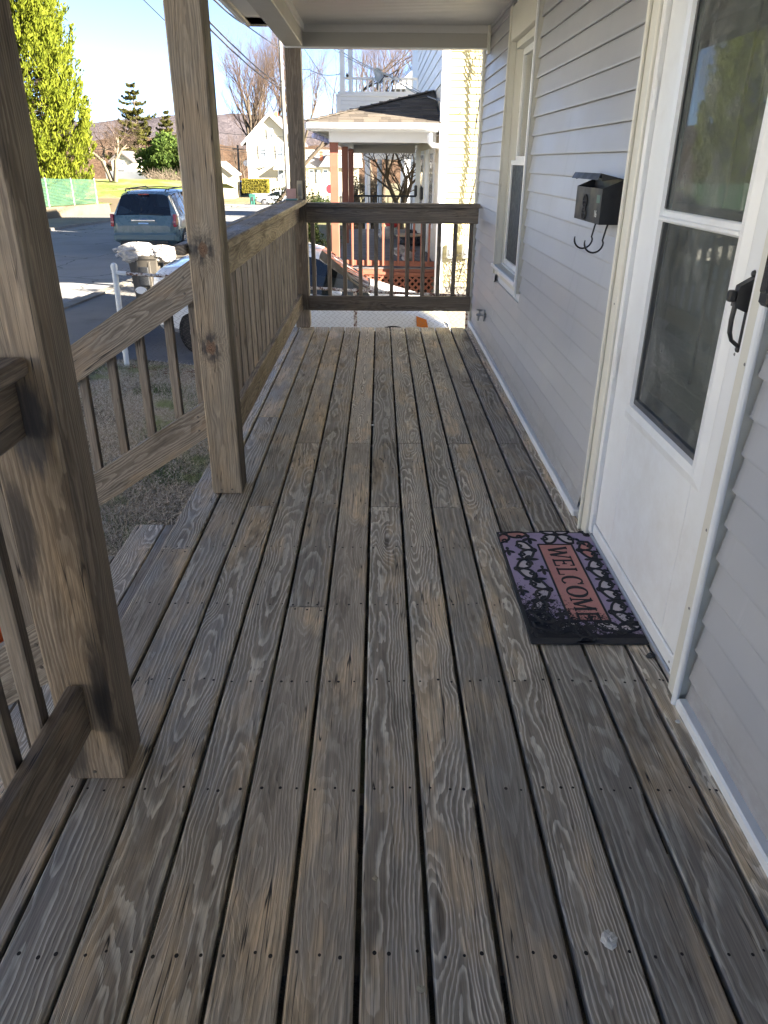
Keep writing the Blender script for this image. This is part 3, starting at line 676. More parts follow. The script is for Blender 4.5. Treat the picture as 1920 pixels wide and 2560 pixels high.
# ---- mailbox
MBX = thing('mailbox', 'black metal wall mailbox with open lid and two hooks beside the door', 'mailbox', (WX, 3.07, 1.2))
xf, xb, ya, yb = .807, WX-.006, 2.885, 3.262
mb = MB(); tf, tb, zb = 1.334, 1.364, 1.213; th = .003
out = [(xf, zb), (xb, zb), (xb, tb), (xf, tf)]
mb.prism(out, ya, ya+th, axis='y'); mb.prism(out, yb-th, yb, axis='y')
mb.box(xf, xb, ya+th, yb-th, zb, zb+th); mb.box(xf, xf+th, ya+th, yb-th, zb+th, tf); mb.box(xb-th, xb, ya+th, yb-th, zb+th, tb)
mb.build('body', M['black'], MBX)
lm = MB(); a = math.radians(28)
hinge = Vector((xb, 0, tb+.002)); ld = Vector((-math.cos(a), 0, math.sin(a)*.42)).normalized(); e = hinge+ld*.088; e2 = e+Vector((-.012, 0, -.022))
lm.add([(hinge.x, ya-.006, hinge.z), (hinge.x, yb+.006, hinge.z), (e.x, yb+.006, e.z), (e.x, ya-.006, e.z), (e2.x, yb+.006, e2.z), (e2.x, ya-.006, e2.z),
        (hinge.x, ya-.006, hinge.z-.002), (hinge.x, yb+.006, hinge.z-.002), (e.x, yb+.006, e.z-.0025), (e.x, ya-.006, e.z-.0025)], [(0,1,2,3), (3,2,4,5), (6,9,8,7), (0,3,9,6), (1,7,8,2)])
for yy in (ya-.006, yb+.006): lm.prism([(hinge.x, hinge.z), (e.x, e.z), (e.x+.006, e.z-.026), (hinge.x-.018, hinge.z+.004)], yy-.001, yy+.001, axis='y')
lm.build('lid', M['black'], MBX)
for yh in (2.975, 3.135):
    pts = [(xb-.01, yh, 1.214)]+[(xb-.012-.004*k, yh, 1.214-.021*k) for k in range(1, 4)]
    c = Vector((xb-.056, yh, 1.142)); pts += [(c.x+.036*math.cos(t), yh, c.z+.036*math.sin(t)) for t in np.linspace(math.radians(0), math.radians(-195), 14)]
    MB().tube(pts, [.0036]*(len(pts)-2)+[.003, .002], 8).build('hook', M['black'], MBX, smooth=True)
om = MB(); oc = Vector((xf-.003, 3.105, 1.262))
def ring(mb, cy, cz, r, rr): mb.tube([(oc.x, cy+r*math.cos(t)*1.25, cz+r*math.sin(t)) for t in np.linspace(0, 2*math.pi, 19)], rr, 6, cap=False)
ring(om, oc.y, oc.z+.022, .022, .0028); ring(om, oc.y, oc.z-.022, .022, .0028); ring(om, oc.y, oc.z, .012, .0025)
for k in range(8):
    t = k*math.pi/4
    for s in (.022, -.022): om.tube([(oc.x, oc.y+.006*math.cos(t), oc.z+s+.006*math.sin(t)), (oc.x, oc.y+.026*math.cos(t), oc.z+s+.021*math.sin(t))], .002, 5)
om.build('ornament', plain('black_cast', (.014, .014, .016), .55, .2), MBX)
def text_mesh(name, body, size, mat, parent, Mx, ext=.0006, sx=1.0):
    cu = bpy.data.curves.new(name, 'FONT'); cu.body = body; cu.size = size; cu.extrude = ext; cu.align_x = 'CENTER'; cu.align_y = 'CENTER'
    tmp = bpy.data.objects.new(name+'_tmp', cu); COL.objects.link(tmp)
    dg = bpy.context.evaluated_depsgraph_get(); me = bpy.data.meshes.new_from_object(tmp.evaluated_get(dg))
    bpy.data.objects.remove(tmp); me.materials.clear(); me.materials.append(mat); me.name = name
    o = bpy.data.objects.new(name, me); link(o, parent, Mx @ Matrix.Scale(sx, 4, (1, 0, 0))); return o
# text facing -x: local X -> -y (reads left to right for somebody facing +x), local Y -> +z, local Z -> -x
MX = Matrix(((0, 0, -1, 0), (-1, 0, 0, 0), (0, 1, 0, 0), (0, 0, 0, 1)))
text_mesh('number', '16', .034, plain('white_paint', (.75, .75, .72), .5, .05), MBX, Matrix.Translation((xf-.0008, 2.945, 1.246)) @ MX, sx=.95)
MB().box(xf-.0006, xf-.0001, 2.905, 2.95, 1.285, 1.312).build('sticker_remnant', plain('worn_green_sticker', (.10, .17, .15), .6, .5, nscale=120), MBX)

# ================================================================== things on the deck
# ---- doormat: u runs from the far end (0) to the near end, v from the deck side (0) to the door
MU, MV = .795, .402
MAT = thing('doormat', 'worn purple and coral rubber doormat reading WELCOME in front of the door', 'doormat', (.70, 2.36, 0))
def mxy(u, v): return (.500+v+.006*u, 2.757-u)
def mat_mat(name, col, var=.18):
    t = NT(name); p = t.geo(); s = t.n('SeparateXYZ', {0: p}, out=None)
    u = t.math('SUBTRACT', 2.757, s.outputs[1]); v = t.math('SUBTRACT', s.outputs[0], .5)
    n = t.noise(p, 22, 6, .75); n2 = t.noise(p, 160, 3, .7)
    g = t.math('ADD', t.math('MULTIPLY', u, 1.55), t.math('MULTIPLY', v, -1.0))
    g = t.math('ADD', g, t.math('MULTIPLY', t.math('SUBTRACT', n, .5), 1.0)); g = t.math('ADD', g, t.math('MULTIPLY', t.math('SUBTRACT', n2, .5), 1.1))
    wear = t.map(g, .74, .84)
    wear = t.math('MAXIMUM', wear, t.map(t.math('ADD', u, t.math('MULTIPLY', n, .1)), .775, .79))
    wear = t.math('MAXIMUM', wear, t.map(n2, .66, .70, 0, .8))
    a = t.mix(n, tuple(x*(1-var) for x in col), tuple(min(1, x*(1+var)) for x in col))
    return t.bsdf(t.mix(wear, a, (.020, .020, .023)), .8, spec=.25, bump=n2, bstr=.5, bdist=.0015)
MB().cbox(.5, .5+MV, 2.757-MU, 2.757, .001, .008, .003).build('base', M['rubber'], MAT)
mp = mat_mat('mat_purple', (.40, .32, .45)); mw = mat_mat('mat_white', (.62, .55, .56)); mc = mat_mat('mat_coral', (.56, .265, .23)); mk = plain('mat_black', (.018, .018, .021), .8, .2); mpk = mat_mat('mat_pink', (.55, .33, .33))
def poly(mb, pts, z0, z1): mb.prism([mxy(*p) for p in pts], z0, z1)
field = MB()
for (u0, u1, v0, v1) in ((.012, .113, .01, MV-.01), (.672, MU-.03, .01, MV-.01), (.1132, .6718, .01, .150), (.1132, .6718, .294, MV-.01)): poly(field, [(u0, v0), (u1, v0), (u1, v1), (u0, v1)], .0075, .0088)
field.build('printed_field', mp, MAT)
pn = MB(); poly(pn, [(.12, .157), (.664, .157), (.664, .287), (.12, .287)], .0075, .0092); pn.build('panel', mc, MAT)
bd = MB()
for a, b in (((.116, .153), (.668, .153)), ((.116, .291), (.668, .291)), ((.116, .153), (.116, .291)), ((.668, .153), (.668, .291))): bd.tube([(*mxy(*a), .0085), (*mxy(*b), .0085)], .0042, 6)
bd.build('panel_border', mk, MAT)
def clip_mat(mb):                                          # keep the relief inside the mat
    mb.v = [(min(max(x, .503), .497+MV), min(max(y, 2.760-MU), 2.754), z) for x, y, z in mb.v]
def leafpts(cu, cv, ang, L, W, bend):
    ca, sa = math.cos(ang), math.sin(ang); up, lo = [], []
    for t in np.linspace(0, 1, 9):
        wd = W*math.sin(math.pi*min(1, .08+t*.92))**.75*(.45+.75*t); c = bend*t*t
        up.append((t*L, c+wd)); lo.append((t*L, c-wd))
    return [(cu+x*ca-y*sa, cv+x*sa+y*ca) for x, y in up+lo[::-1]]
def inside(pts): return sum(1 for (u, v) in pts if 0 < u < MU and 0 < v < MV) > len(pts)*.35
def petal(cu, cv, ang, L, W, mat, z, bend=0.0, nm='petal'):
    pts = leafpts(cu, cv, ang, L, W, bend)
    if not inside(pts): return
    mb = MB(); poly(mb, pts, .0078, z); clip_mat(mb); mb.build(nm, mat, MAT)
def line(pts, r, nm='scroll'):
    if not inside(pts): return
    mb = MB(); mb.tube([(*mxy(*p), .009) for p in pts], r, 5); clip_mat(mb); mb.build(nm, mk, MAT)
def motif(cu, cv, ang, mat, s=1.0):
    """a bud with two plump curled petals, outlined by black scrolls"""
    for sg_ in (1, -1):
        a = ang+sg_*.66
        petal(cu, cv, a, .070*s, .022*s, mat, .0094, sg_*.020*s)
        o = leafpts(cu, cv, a, .075*s, .027*s, sg_*.021*s); line(o+[o[0]], .0058)
        ex, ey = cu+.052*s*math.cos(a)+sg_*.004*s*math.sin(a), cv+.052*s*math.sin(a)-sg_*.004*s*math.cos(a)
        line([(ex+(.013-.0018*t)*s*math.cos(sg_*t+ang), ey+(.013-.0018*t)*s*math.sin(sg_*t+ang)) for t in np.linspace(0, 4.6, 11)], .0050)
    line([(cu+.012*math.cos(t), cv+.012*math.sin(t)) for t in np.linspace(0, 2*math.pi, 11)], .0045)
    mb = MB(); poly(mb, [(cu+.0095*math.cos(t), cv+.0095*math.sin(t)) for t in np.linspace(0, 2*math.pi, 10, endpoint=False)], .0078, .0096); clip_mat(mb); mb.build('bud', mpk, MAT)
def fleur(cu, cv, ang, s=1.0):
    for da, l in ((0, .046), (.85, .034), (-.85, .034), (math.pi, .026)): petal(cu, cv, ang+da, l*s, .0085*s, mk, .0105, nm='black_leaf')
for k, u in enumerate((.165, .315, .465, .615)):
    motif(u, .125 if k % 2 == 0 else .035, math.pi*1.5 if k % 2 == 0 else math.pi*.5, mw, 1.15); fleur(u, .022 if k % 2 == 0 else .132, 0, 1.0); fleur(u+.075, .075, math.pi/2, 1.25)
    motif(u, .312, math.pi/2, mw if k else mc, 1.1); fleur(u+.075, .34, math.pi/2, 1.1); fleur(u+.02, .385, math.pi, .8)
motif(.02, .03, .5, mc, 1.2); motif(.03, .245, math.pi*.5, mw, 1.2); motif(.03, .245, -math.pi*.5, mw, 1.2); motif(.03, .375, 2.4, mw, .9); fleur(.06, .125, 0, 1.2); fleur(.085, .33, .4, 1.0)
motif(.735, .10, math.pi, mw, 1.2); motif(.735, .31, math.pi, mw, 1.2); motif(.765, .205, -math.pi/2, mw, 1.0); fleur(.70, .205, 0, 1.1); fleur(.72, .02, 0, 1.0)
mb = MB(); poly(mb, [(.03+.016*math.cos(t), .245+.016*math.sin(t)) for t in np.linspace(0, 2*math.pi, 14, endpoint=False)], .0078, .0104); mb.build('flower_centre', mc, MAT)
# serif lettering: strokes in a 1 x 1 box (x to the right, y up)
def stroke(a, b, w): return ('l', a, b, w)
TK, TN = .20, .085
LET = {
 'W': [((.02, 1), (.28, 0), TK), ((.28, 0), (.5, .85), TN), ((.5, .85), (.74, 0), TK), ((.74, 0), (.98, 1), TN), ((-.06, .985), (.16, .985), .06), ((.84, .985), (1.08, .985), .06), ((.38, .9), (.56, .9), .06)],
 'E': [((.22, 0), (.22, 1), TK), ((.08, .97), (.86, .97), TN), ((.08, .03), (.9, .03), TN), ((.22, .52), (.66, .52), TN), ((.85, .78), (.85, 1), .07), ((.9, 0), (.9, .24), .07), ((.66, .40), (.66, .64), .06)],
 'L': [((.22, 0), (.22, 1), TK), ((.06, .97), (.42, .97), TN), ((.06, .03), (.9, .03), TN), ((.9, 0), (.9, .28), .07)],
 'M': [((.1, 0), (.14, 1), TN), ((.14, 1), (.5, .08), TK), ((.5, .08), (.86, 1), TN), ((.88, 0), (.86, 1), TK), ((-.04, .03), (.24, .03), .06), ((.74, .03), (1.04, .03), .06), ((-.02, .97), (.2, .97), .06), ((.8, .97), (1.02, .97), .06)],
}
def letter(ch, u0, u1, v0, v1):
    mb = MB()
    def P(x, y): return mxy(u0+(u1-u0)*x, v0+(v1-v0)*y)
    if ch in LET:
        for a, b, w_ in LET[ch]:
            d = Vector((b[0]-a[0], b[1]-a[1])); nrm = Vector((-d.y, d.x)).normalized()*w_*.5*(1 if abs(d.y) < .2 else .8)
            mb.prism([P(a[0]+nrm.x, a[1]+nrm.y), P(b[0]+nrm.x, b[1]+nrm.y), P(b[0]-nrm.x, b[1]-nrm.y), P(a[0]-nrm.x, a[1]-nrm.y)], .0085, .0112)
    else:
        a0, a1 = (0, 2*math.pi) if ch == 'O' else (math.radians(50), math.radians(310))
        T = np.linspace(a0, a1, 25)
        for t, t2 in zip(T[:-1], T[1:]):
            q = []
            for tt, s in ((t, 1), (t2, 1), (t2, -1), (t, -1)):
                wv = .05+.055*abs(math.cos(tt)); q.append(P(.5+(.44+s*wv)*math.cos(tt), .5+(.48+s*wv*.6)*math.sin(tt)))
            mb.prism(q, .0085, .0112)
        if ch == 'C': mb.prism([P(.80, .70), P(.86, .70), P(.86, 1.0), P(.80, 1.0)], .0085, .0112)
    mb.build('letter', mk, MAT)
u = .142; ws = {'W': .086, 'E': .06, 'L': .058, 'C': .064, 'O': .072, 'M': .08}
for ch in 'WELCOME':
    letter(ch, u, u+ws[ch], .185, .262); u += ws[ch]+.0085

# ---- bits lying on the boards
def rock(name, c, s, mat, label, cat, sub=8):
    rng = np.random.default_rng(int(abs(c[0]*1000+c[1]*77))); mb = MB(); V = []
    for i in range(sub+1):
        ph = math.pi*i/sub
        for j in range(sub):
            th = 2*math.pi*j/sub; r = 1+rng.uniform(-.22, .22)
            V.append((c[0]+s[0]*r*math.sin(ph)*math.cos(th), c[1]+s[1]*r*math.sin(ph)*math.sin(th), c[2]+max(-s[2]*.6, s[2]*r*math.cos(ph))))
    f = [(i*sub+j, i*sub+(j+1) % sub, (i+1)*sub+(j+1) % sub, (i+1)*sub+j) for i in range(sub) for j in range(sub)]
    mb.v = V; mb.f = f; return mb.build(name, mat, label=label, cat=cat)
mst = plain('pale_stone', (.60, .58, .53), .8, .25, nscale=60, bstr=.3)
rock('stone', (.470, .957, .008), (.0165, .0185, .011), mst, 'pale angular stone lying on the deck at lower right', 'stone')
rock('pebble', (-.003, 1.10, .003), (.006, .006, .004), plain('tan_pebble', (.33, .28, .2), .8, .2), 'tiny tan pebble on a middle deck board near the camera', 'pebble')
rock('bottle_cap', (-.036, 4.148, .004), (.010, .009, .005), plain('white_plastic', (.7, .7, .7), .5, .1), 'tiny white plastic cap over a board gap halfway along the deck', 'cap')
rock('wood_chip', (.845, 1.598, .004), (.007, .007, .004), mst, 'tiny pale chip on the deck right of the doormat', 'chip')
rock('leaf_scrap', (.085, .862, .003), (.009, .007, .003), plain('pale_leaf', (.40, .36, .26), .8, .2), 'pale leaf scrap caught in a board gap at the bottom edge', 'leaf')
rock('dark_pebble', (.868, 1.90, .006), (.013, .011, .008), plain('dark_pebble', (.05, .05, .05), .8, .2), 'small dark pebble beside the near corner of the doormat', 'pebble')

# ================================================================== yard, fence
def blades(n, x0, x1, y0, y1, zf, h, wd, lean, mat, name, **k):
    px = RNG.uniform(x0, x1, n); py = RNG.uniform(y0, y1, n); pz = np.array([zf(x, y) for x, y in zip(px, py)])
    a = RNG.uniform(0, 2*np.pi, n); hh = RNG.uniform(h*.4, h, n); ln = RNG.uniform(lean*.3, lean, n); b = RNG.uniform(0, 2*np.pi, n)
    ww = RNG.uniform(wd*.6, wd, n)
    keep = (np.sin(px*5.1+np.sin(py*3.7)*1.7)+np.sin(py*6.3+px*2.9)+RNG.normal(0, .8, n)) > -.9
    px, py, pz, a, hh, ln, b, ww = [q[keep] for q in (px, py, pz, a, hh, ln, b, ww)]; n = len(px)
    base = np.stack([px, py, pz], 1); sx = np.stack([np.cos(b), np.sin(b), 0*a], 1)*ww[:, None]*.5; dr = np.stack([np.cos(a), np.sin(a), 0*a], 1)
    m1 = base+dr*(ln*.45)[:, None]+np.stack([0*a, 0*a, hh*.75], 1); tp = base+dr*ln[:, None]+np.stack([0*a, 0*a, hh], 1)
    V = np.concatenate([base-sx, base+sx, m1+sx*.8, m1-sx*.8, tp], 0); i = np.arange(n)
    Fq = np.stack([i, i+n, i+2*n, i+3*n], 1); Ft = np.stack([i+3*n, i+2*n, i+4*n, i+4*n], 1)
    tri = np.concatenate([np.stack([i, i+n, i+2*n], 1), np.stack([i, i+2*n, i+3*n], 1), np.stack([i+3*n, i+2*n, i+4*n], 1)], 0)
    return np_obj(name, V, tri, mat, **k)
def straw_mat(name, a, b, g):
    t = NT(name); p = t.geo(); n = t.noise(p, 45, 2, .6); n2 = t.noise(p, 1.6, 4, .6)
    c = t.mix(t.map(n, .3, .7), a, b); c = t.mix(t.map(n2, .52, .64, 0, .85), c, g); return t.bsdf(c, .9, spec=.15)
ms = straw_mat('dead_grass', (.30, .24, .165), (.78, .70, .56), (.30, .35, .14))
lawn = blades(120000, -3.3, -.9, 2.6, 9.1, lambda x, y: gxy(x, y)-.004, .055, .0058, .13, ms, 'dead_lawn_grass')
tag(lawn, 'matted dead straw coloured lawn grass below the steps', 'grass', kind='stuff')
gr2 = blades(26000, -3.3, -1.0, -.5, 2.6, lambda x, y: gxy(x, y)-.004, .055, .0058, .13, ms, 'dead_lawn_grass')
tag(gr2, 'matted dead straw coloured grass beside the near railing', 'grass', kind='stuff')
gm = straw_mat('green_grass', (.05, .10, .02), (.12, .19, .05), (.09, .15, .04))
def patch(cx, cy, r, n):
    a = RNG.uniform(0, 2*np.pi, n); rr = r*np.sqrt(RNG.uniform(0, 1, n)); return cx+rr*np.cos(a)*1.3, cy+rr*np.sin(a)
V = []; Fc = []
for (cx, cy, r, n) in ((-2.25, 7.9, .35, 1500), (-1.35, 7.2, .3, 1200), (-1.9, 6.4, .3, 900), (-2.2, 5.2, .45, 1600), (-1.15, 6.6, .25, 800), (-2.0, 4.4, .35, 1000), (-1.5, 8.6, .5, 1200), (-1.6, 5.5, .3, 700), (-2.9, 8.7, .4, 1200), (-1.25, 4.0, .2, 300), (-1.7, 2.2, .5, 900)):
    X, Y = patch(cx, cy, r, n)
    for x, y in zip(X, Y):
        h = random.uniform(.02, .06); a = random.uniform(0, 6.28); l = random.uniform(.01, .03); b = len(V); wv = .002
        g_ = gxy(x, y); V += [(x-wv*math.cos(a), y-wv*math.sin(a), g_), (x+wv*math.cos(a), y+wv*math.sin(a), g_), (x+l*math.sin(a), y+l*math.cos(a), g_+h)]; Fc.append((b, b+1, b+2))
np_obj('green_grass_tufts', np.array(V), np.array(Fc), gm, label='thin green grass tufts growing through the dead lawn', cat='grass', kind='stuff')
rock('litter', (-1.13, 3.75, gz(4)+.03), (.03, .02, .012), plain('white_litter', (.65, .65, .65), .6, .1), 'scrap of white litter on the grass beside the steps', 'litter')

# ---- chain link fence between the yard and the driveway
FY = 8.86
FN = thing('chain_link_fence', 'rusty chain link fence with white end post between yard and driveway', 'fence', (-1, FY, -.87))
mrust = NT('rusty_painted_pipe'); _p = mrust.obj(); _n = mrust.noise(_p, 30, 5, .7)
M['rust'] = mrust.bsdf(mrust.mix(mrust.map(_n, .42, .56), (.10, .035, .022), (.55, .53, .50)), .7, spec=.3, bump=_n, bstr=.3)
mwr = NT('galvanised_wire'); _p = mwr.geo(); _n = mwr.noise(_p, 9, 4, .7)
M['wire'] = mwr.bsdf(mwr.mix(mwr.map(_n, .40, .6), (.06, .045, .038), (.14, .13, .12)), .6, .4)
M['postwhite'] = plain('chalky_white_paint', (.62, .66, .68), .55, .08, dirt=(.42, .36, .3), dirtamt=.5)
mb = MB(); mb.tube([(-3.075, FY, -.88), (-3.06, FY, .27)], .032, 14); mb.lathe([(.037, 0), (.037, .045), (.028, .068), (.008, .078)], 14, Matrix.Translation((-3.06, FY, .262))); mb.lathe([(.036, 0), (.036, .03)], 14, Matrix.Translation((-3.064, FY, .02))); mb.lathe([(.036, 0), (.036, .03)], 14, Matrix.Translation((-3.074, FY, -.70)))
mb.build('end_post', M['postwhite'], FN, smooth=False)
mb = MB(); mb.tube([(-.285, FY+.02, -1.2), (-.28, FY+.02, .07)], .021, 10); mb.build('line_post', M['rust'], FN)
mb = MB(); mb.tube([(1.05, FY+.02, -1.3), (1.05, FY+.02, .06)], .021, 10); mb.build('line_post', M['rust'], FN)
rail_pts = [(-3.03, .225), (-2.95, .222), (-2.4, .19), (-1.6, .13), (-.82, .075), (-.28, .045), (.3, .02), (1.1, -.01)]
mb = MB(); mb.tube([(x, FY, z) for x, z in rail_pts], .0175, 10); mb.build('top_rail', M['rust'], FN)
MB().tube([(-3.04, FY, .23), (-2.93, FY, .222)], .024, 10).build('rail_end', M['postwhite'], FN)
def topz(x): return float(np.interp(x, [p[0] for p in rail_pts], [p[1] for p in rail_pts]))
mesh_w = MB(); S = .062
def wirez(x, z): return Vector((x, FY+.022, z))
k = 0; x = -3.03
while x < 1.1:                                             # each wire zigzags down
    pts = []; z = topz(x)+.035; s = 1; zz = z; j = 0
    pts.append(Vector((x+.004, FY+.034, z+.022)))
    while zz > gxy(x, FY)+.01:
        pts.append(Vector((x+(S/2 if j % 2 else -S/2)+random.uniform(-.002, .002), FY+.022+(.004 if j % 2 else -.004), zz))); zz -= S/2*1.12; j += 1
    mesh_w.tube(pts, .0021, 4, cap=False); x += S
mesh_w.build('chain_link_mesh', M['wire'], FN, kind='stuff')
pl = thing('fence_plaque', 'small white oval plaque wired to the chain link fence', 'plaque', (-2.83, FY-.01, .0))
mb = MB(); mb.lathe([(.066, 0), (.066, .004), (.060, .006)], 24, Matrix.Translation((-2.78, FY-.006, .035)) @ Matrix.Rotation(math.pi/2, 4, 'X') @ Matrix.Scale(.62, 4, (0, 1, 0))); mb.build('plate', M['white'], pl)
mb = MB()
for sx in (-.055, .055): mb.lathe([(.004, 0), (.004, .001)], 8, Matrix.Translation((-2.78+sx, FY-.0125, .035)) @ Matrix.Rotation(math.pi/2, 4, 'X'))
mb.build('rivets', M['nail'], pl)
# fallen leaves along the fence foot
lf = MB()
for _ in range(500):
    x = random.uniform(-3, .8); y = FY-.05-abs(random.gauss(0, .16)); a = random.uniform(0, 6.28); r = random.uniform(.012, .03); z = gxy(x, y)+random.uniform(.01, .05)
    lf.add([(x+r*math.cos(a), y+r*math.sin(a), z), (x-r*.5*math.sin(a), y+r*.5*math.cos(a), z+random.uniform(0, .012)), (x-r*math.cos(a), y-r*math.sin(a), z+.006), (x+r*.5*math.sin(a), y-r*.5*math.cos(a), z+random.uniform(0, .012))], [(0,1,2,3)])
lf.build('fallen_leaves', plain('brown_leaves', (.20, .10, .055), .85, .4, nscale=40), label='drift of dead brown leaves along the foot of the fence', cat='leaves', kind='stuff')

# ================================================================== vehicles
def paint(name, col, rough=.22, coat=.6):
    t = NT(name); p = t.obj(); n = t.noise(p, 3, 4, .6)
    c = t.mix(t.map(n, .45, .75, 0, .25), col, tuple(min(1, v*.8+.03) for v in col))
    return t.bsdf(c, t.map(n, .3, .7, rough, rough+.12), spec=.5, **{'Coat Weight': coat, 'Coat Roughness': .06})
M['tyre'] = plain('tyre', (.018, .018, .019), .8, .2); M['alloy'] = plain('alloy_rim', (.42, .42, .43), .3, .1, .8)
M['arch'] = plain('dark_wheel_arch', (.012, .012, .013), .9, .1); M['tail'] = plain('red_lens', (.33, .012, .015), .12, .15, spec=.7)
M['lampw'] = plain('clear_lens', (.55, .57, .60), .12, .15, spec=.7); M['amber'] = plain('amber_lens', (.60, .17, .02), .15, .1)
M['plastic'] = plain('dark_trim', (.03, .032, .035), .55, .15); M['chrome'] = plain('chrome', (.62, .63, .64), .15, .05, 1.0)
def car(name, label, cat, Mx, st, paintm, windows, screens, wheels, wr_=.32, group=None):
    t = thing(name, label, cat, (0, 0, 0), group); t.matrix_basis = Mx; WM[t.name] = Mx; Mw = Mx
    rings = []
    for (x, zb, be, ro, wv, wr) in st:
        h = [(.78*wv, zb), (.965*wv, zb+.09), (wv, zb+.42*(be-zb)), (.992*wv, be-.10*(be-zb)), (.955*wv, be), (wr, be+(ro-be)*.90), (.80*wr, ro), (0, ro+.018)]
        rings.append([Vector((x, a, b)) for a, b in h]+[Vector((x, -a, b)) for a, b in h[-2::-1]])
    n = 15; body = MB(); body.v = [tuple(p) for r in rings for p in r]; parts = {}
    for i in range(len(st)-1):
        for j in range(n-1):
            jj = j if j < 7 else 13-j
            f = (i*n+j, i*n+j+1, (i+1)*n+j+1, (i+1)*n+j)
            key = None
            if jj == 4 and i in windows: key = ('side_window', windows[i], j < 7)
            if jj in (5, 6) and i in screens: key = (screens[i], 0, 0)
            if key: parts.setdefault(key, []).append(f)
            else: body.f.append(f)
    for i, s in ((0, 1), (len(st)-1, -1)):
        for k in range(7):
            L0, L1, R1, R0 = i*n+k, i*n+k+1, i*n+13-k, i*n+14-k
            body.f.append((L0, L1, R1, R0) if k < 6 else (L0, L1, R0))
    b = body.build('body', paintm, t, smooth=True, M=Mw)
    try: b.data.set_sharp_from_angle(angle=math.radians(38))
    except Exception: pass
    for (nm, _, _), fs in parts.items():
        g = MB(); idx = sorted({q for f in fs for q in f}); mp_ = {q: a for a, q in enumerate(idx)}
        g.v = [body.v[q] for q in idx]; g.f = [tuple(mp_[q] for q in f) for f in fs]
        g.build(nm, M['cglass'], t, smooth=True, M=Mw)
    for (x, yw) in wheels:
        for s in (1, -1):
            R = Mw @ Matrix.Translation((x, s*(yw-.20), wr_)) @ Matrix.Rotation(-s*math.pi/2, 4, 'X')
            MB().lathe([(wr_*1.12, 0), (wr_*1.12, .196), (wr_*1.02, .205)], 28, R).build('wheel_arch', M['arch'], t)
            ty = MB().lathe([(wr_*.62, -.0), (wr_*.95, 0), (wr_, .03), (wr_, .18), (wr_*.95, .212), (wr_*.66, .214)], 28, R).build('wheel', M['tyre'], t)
            rm = MB(); rm.lathe([(wr_*.66, .208), (wr_*.62, .219), (wr_*.57, .212)], 24, R)
            for k in range(10):
                a = k*math.pi/5; rm.cbox(.03, wr_*.6, -.018, .018, .208, .220, .004, R @ Matrix.Rotation(a, 4, 'Z'))
            rm.lathe([(.05, .21), (.045, .224)], 12, R); rm.build('rim', M['alloy'], ty)
    return t, Mw
def R2(x, y, z, rz): return Matrix.Translation((x, y, z)) @ Matrix.Rotation(rz, 4, 'Z')
# white sedan in the driveway, tail towards the street
wp = paint('white_car_paint', (.74, .76, .78), .2)
st = [(0, .42, .74, .76, .70, .60), (.04, .30, .92, .965, .80, .68), (.12, .24, .98, 1.04, .845, .72), (.30, .22, .985, 1.065, .865, .72), (.50, .20, .975, 1.08, .87, .71), (1.05, .20, .96, 1.385, .87, .585), (1.25, .20, .955, 1.425, .87, .60), (1.33, .20, .95, 1.43, .87, .60), (1.86, .20, .94, 1.43, .87, .61), (1.94, .20, .94, 1.425, .87, .61), (2.14, .20, .935, 1.39, .87, .61), (2.84, .20, .92, 1.00, .865, .70), (3.02, .20, .90, .965, .862, .72), (3.55, .22, .82, .875, .835, .70), (3.86, .26, .72, .765, .76, .62), (4.0, .36, .60, .63, .66, .52)]
wc, Mw = car('parked_car', 'white sedan parked in the driveway behind the chain link fence', 'car', R2(-3.05, 10.66, -.872, 0) @ Matrix.Rotation(math.atan(.10), 4, 'Y'), st, wp, {4: 0, 5: 0, 7: 1, 9: 2, 10: 2}, {4: 'rear_window', 10: 'windscreen'}, [(.72, .865), (3.22, .86)], .305)
mb = MB()
for s in (1, -1):
    MB().prism([(.045, .62), (.20, .66), (.30, .80), (.10, .86), (.03, .80)], s*.842-.03, s*.842+.03, Mw, axis='y').build('tail_lamp', M['tail'], wc)
    MB().prism([(.08, .66), (.16, .68), (.18, .76), (.09, .78)], s*.850-.026, s*.850+.026, Mw, axis='y').build('reverse_lamp', M['lampw'], wc)
    MB().add([Mw @ Vector(p) for p in ((3.52, s*.852, .66), (3.98, s*.66, .58), (3.93, s*.66, .72), (3.50, s*.815, .80))], [(0,1,2,3)]).build('headlight', M['lampw'], wc)
    MB().add([Mw @ Vector(p) for p in ((3.50, s*.858, .67), (3.66, s*.838, .655), (3.62, s*.828, .765), (3.48, s*.835, .80))], [(0,1,2,3)]).build('marker_lamp', M['amber'], wc)
    MB().lathe([(.02, -.09), (.075, -.07), (.09, 0), (.075, .07), (.02, .09)], 12, Mw @ Matrix.Translation((2.40, s*.93, 1.0)) @ Matrix.Rotation(math.pi/2, 4, 'X') @ Matrix.Scale(.7, 4, (0, 1, 0))).build('wing_mirror', wp, wc, smooth=True)
MB().tube([Mw @ Vector(p) for p in ((2.80, -.55, 1.025), (2.84, .0, 1.03), (2.82, .5, 1.028))], .008, 6).build('wiper', M['plastic'], wc)
MB().box(-.012, .03, -.26, .26, .55, .67, Mw).build('rear_plate_panel', M['plastic'], wc)
MB().tube([Mw @ Vector(p) for p in ((.16, -.60, 1.035), (.14, 0, 1.072), (.16, .60, 1.035))], .006, 6).build('boot_seam', M['plastic'], wc)

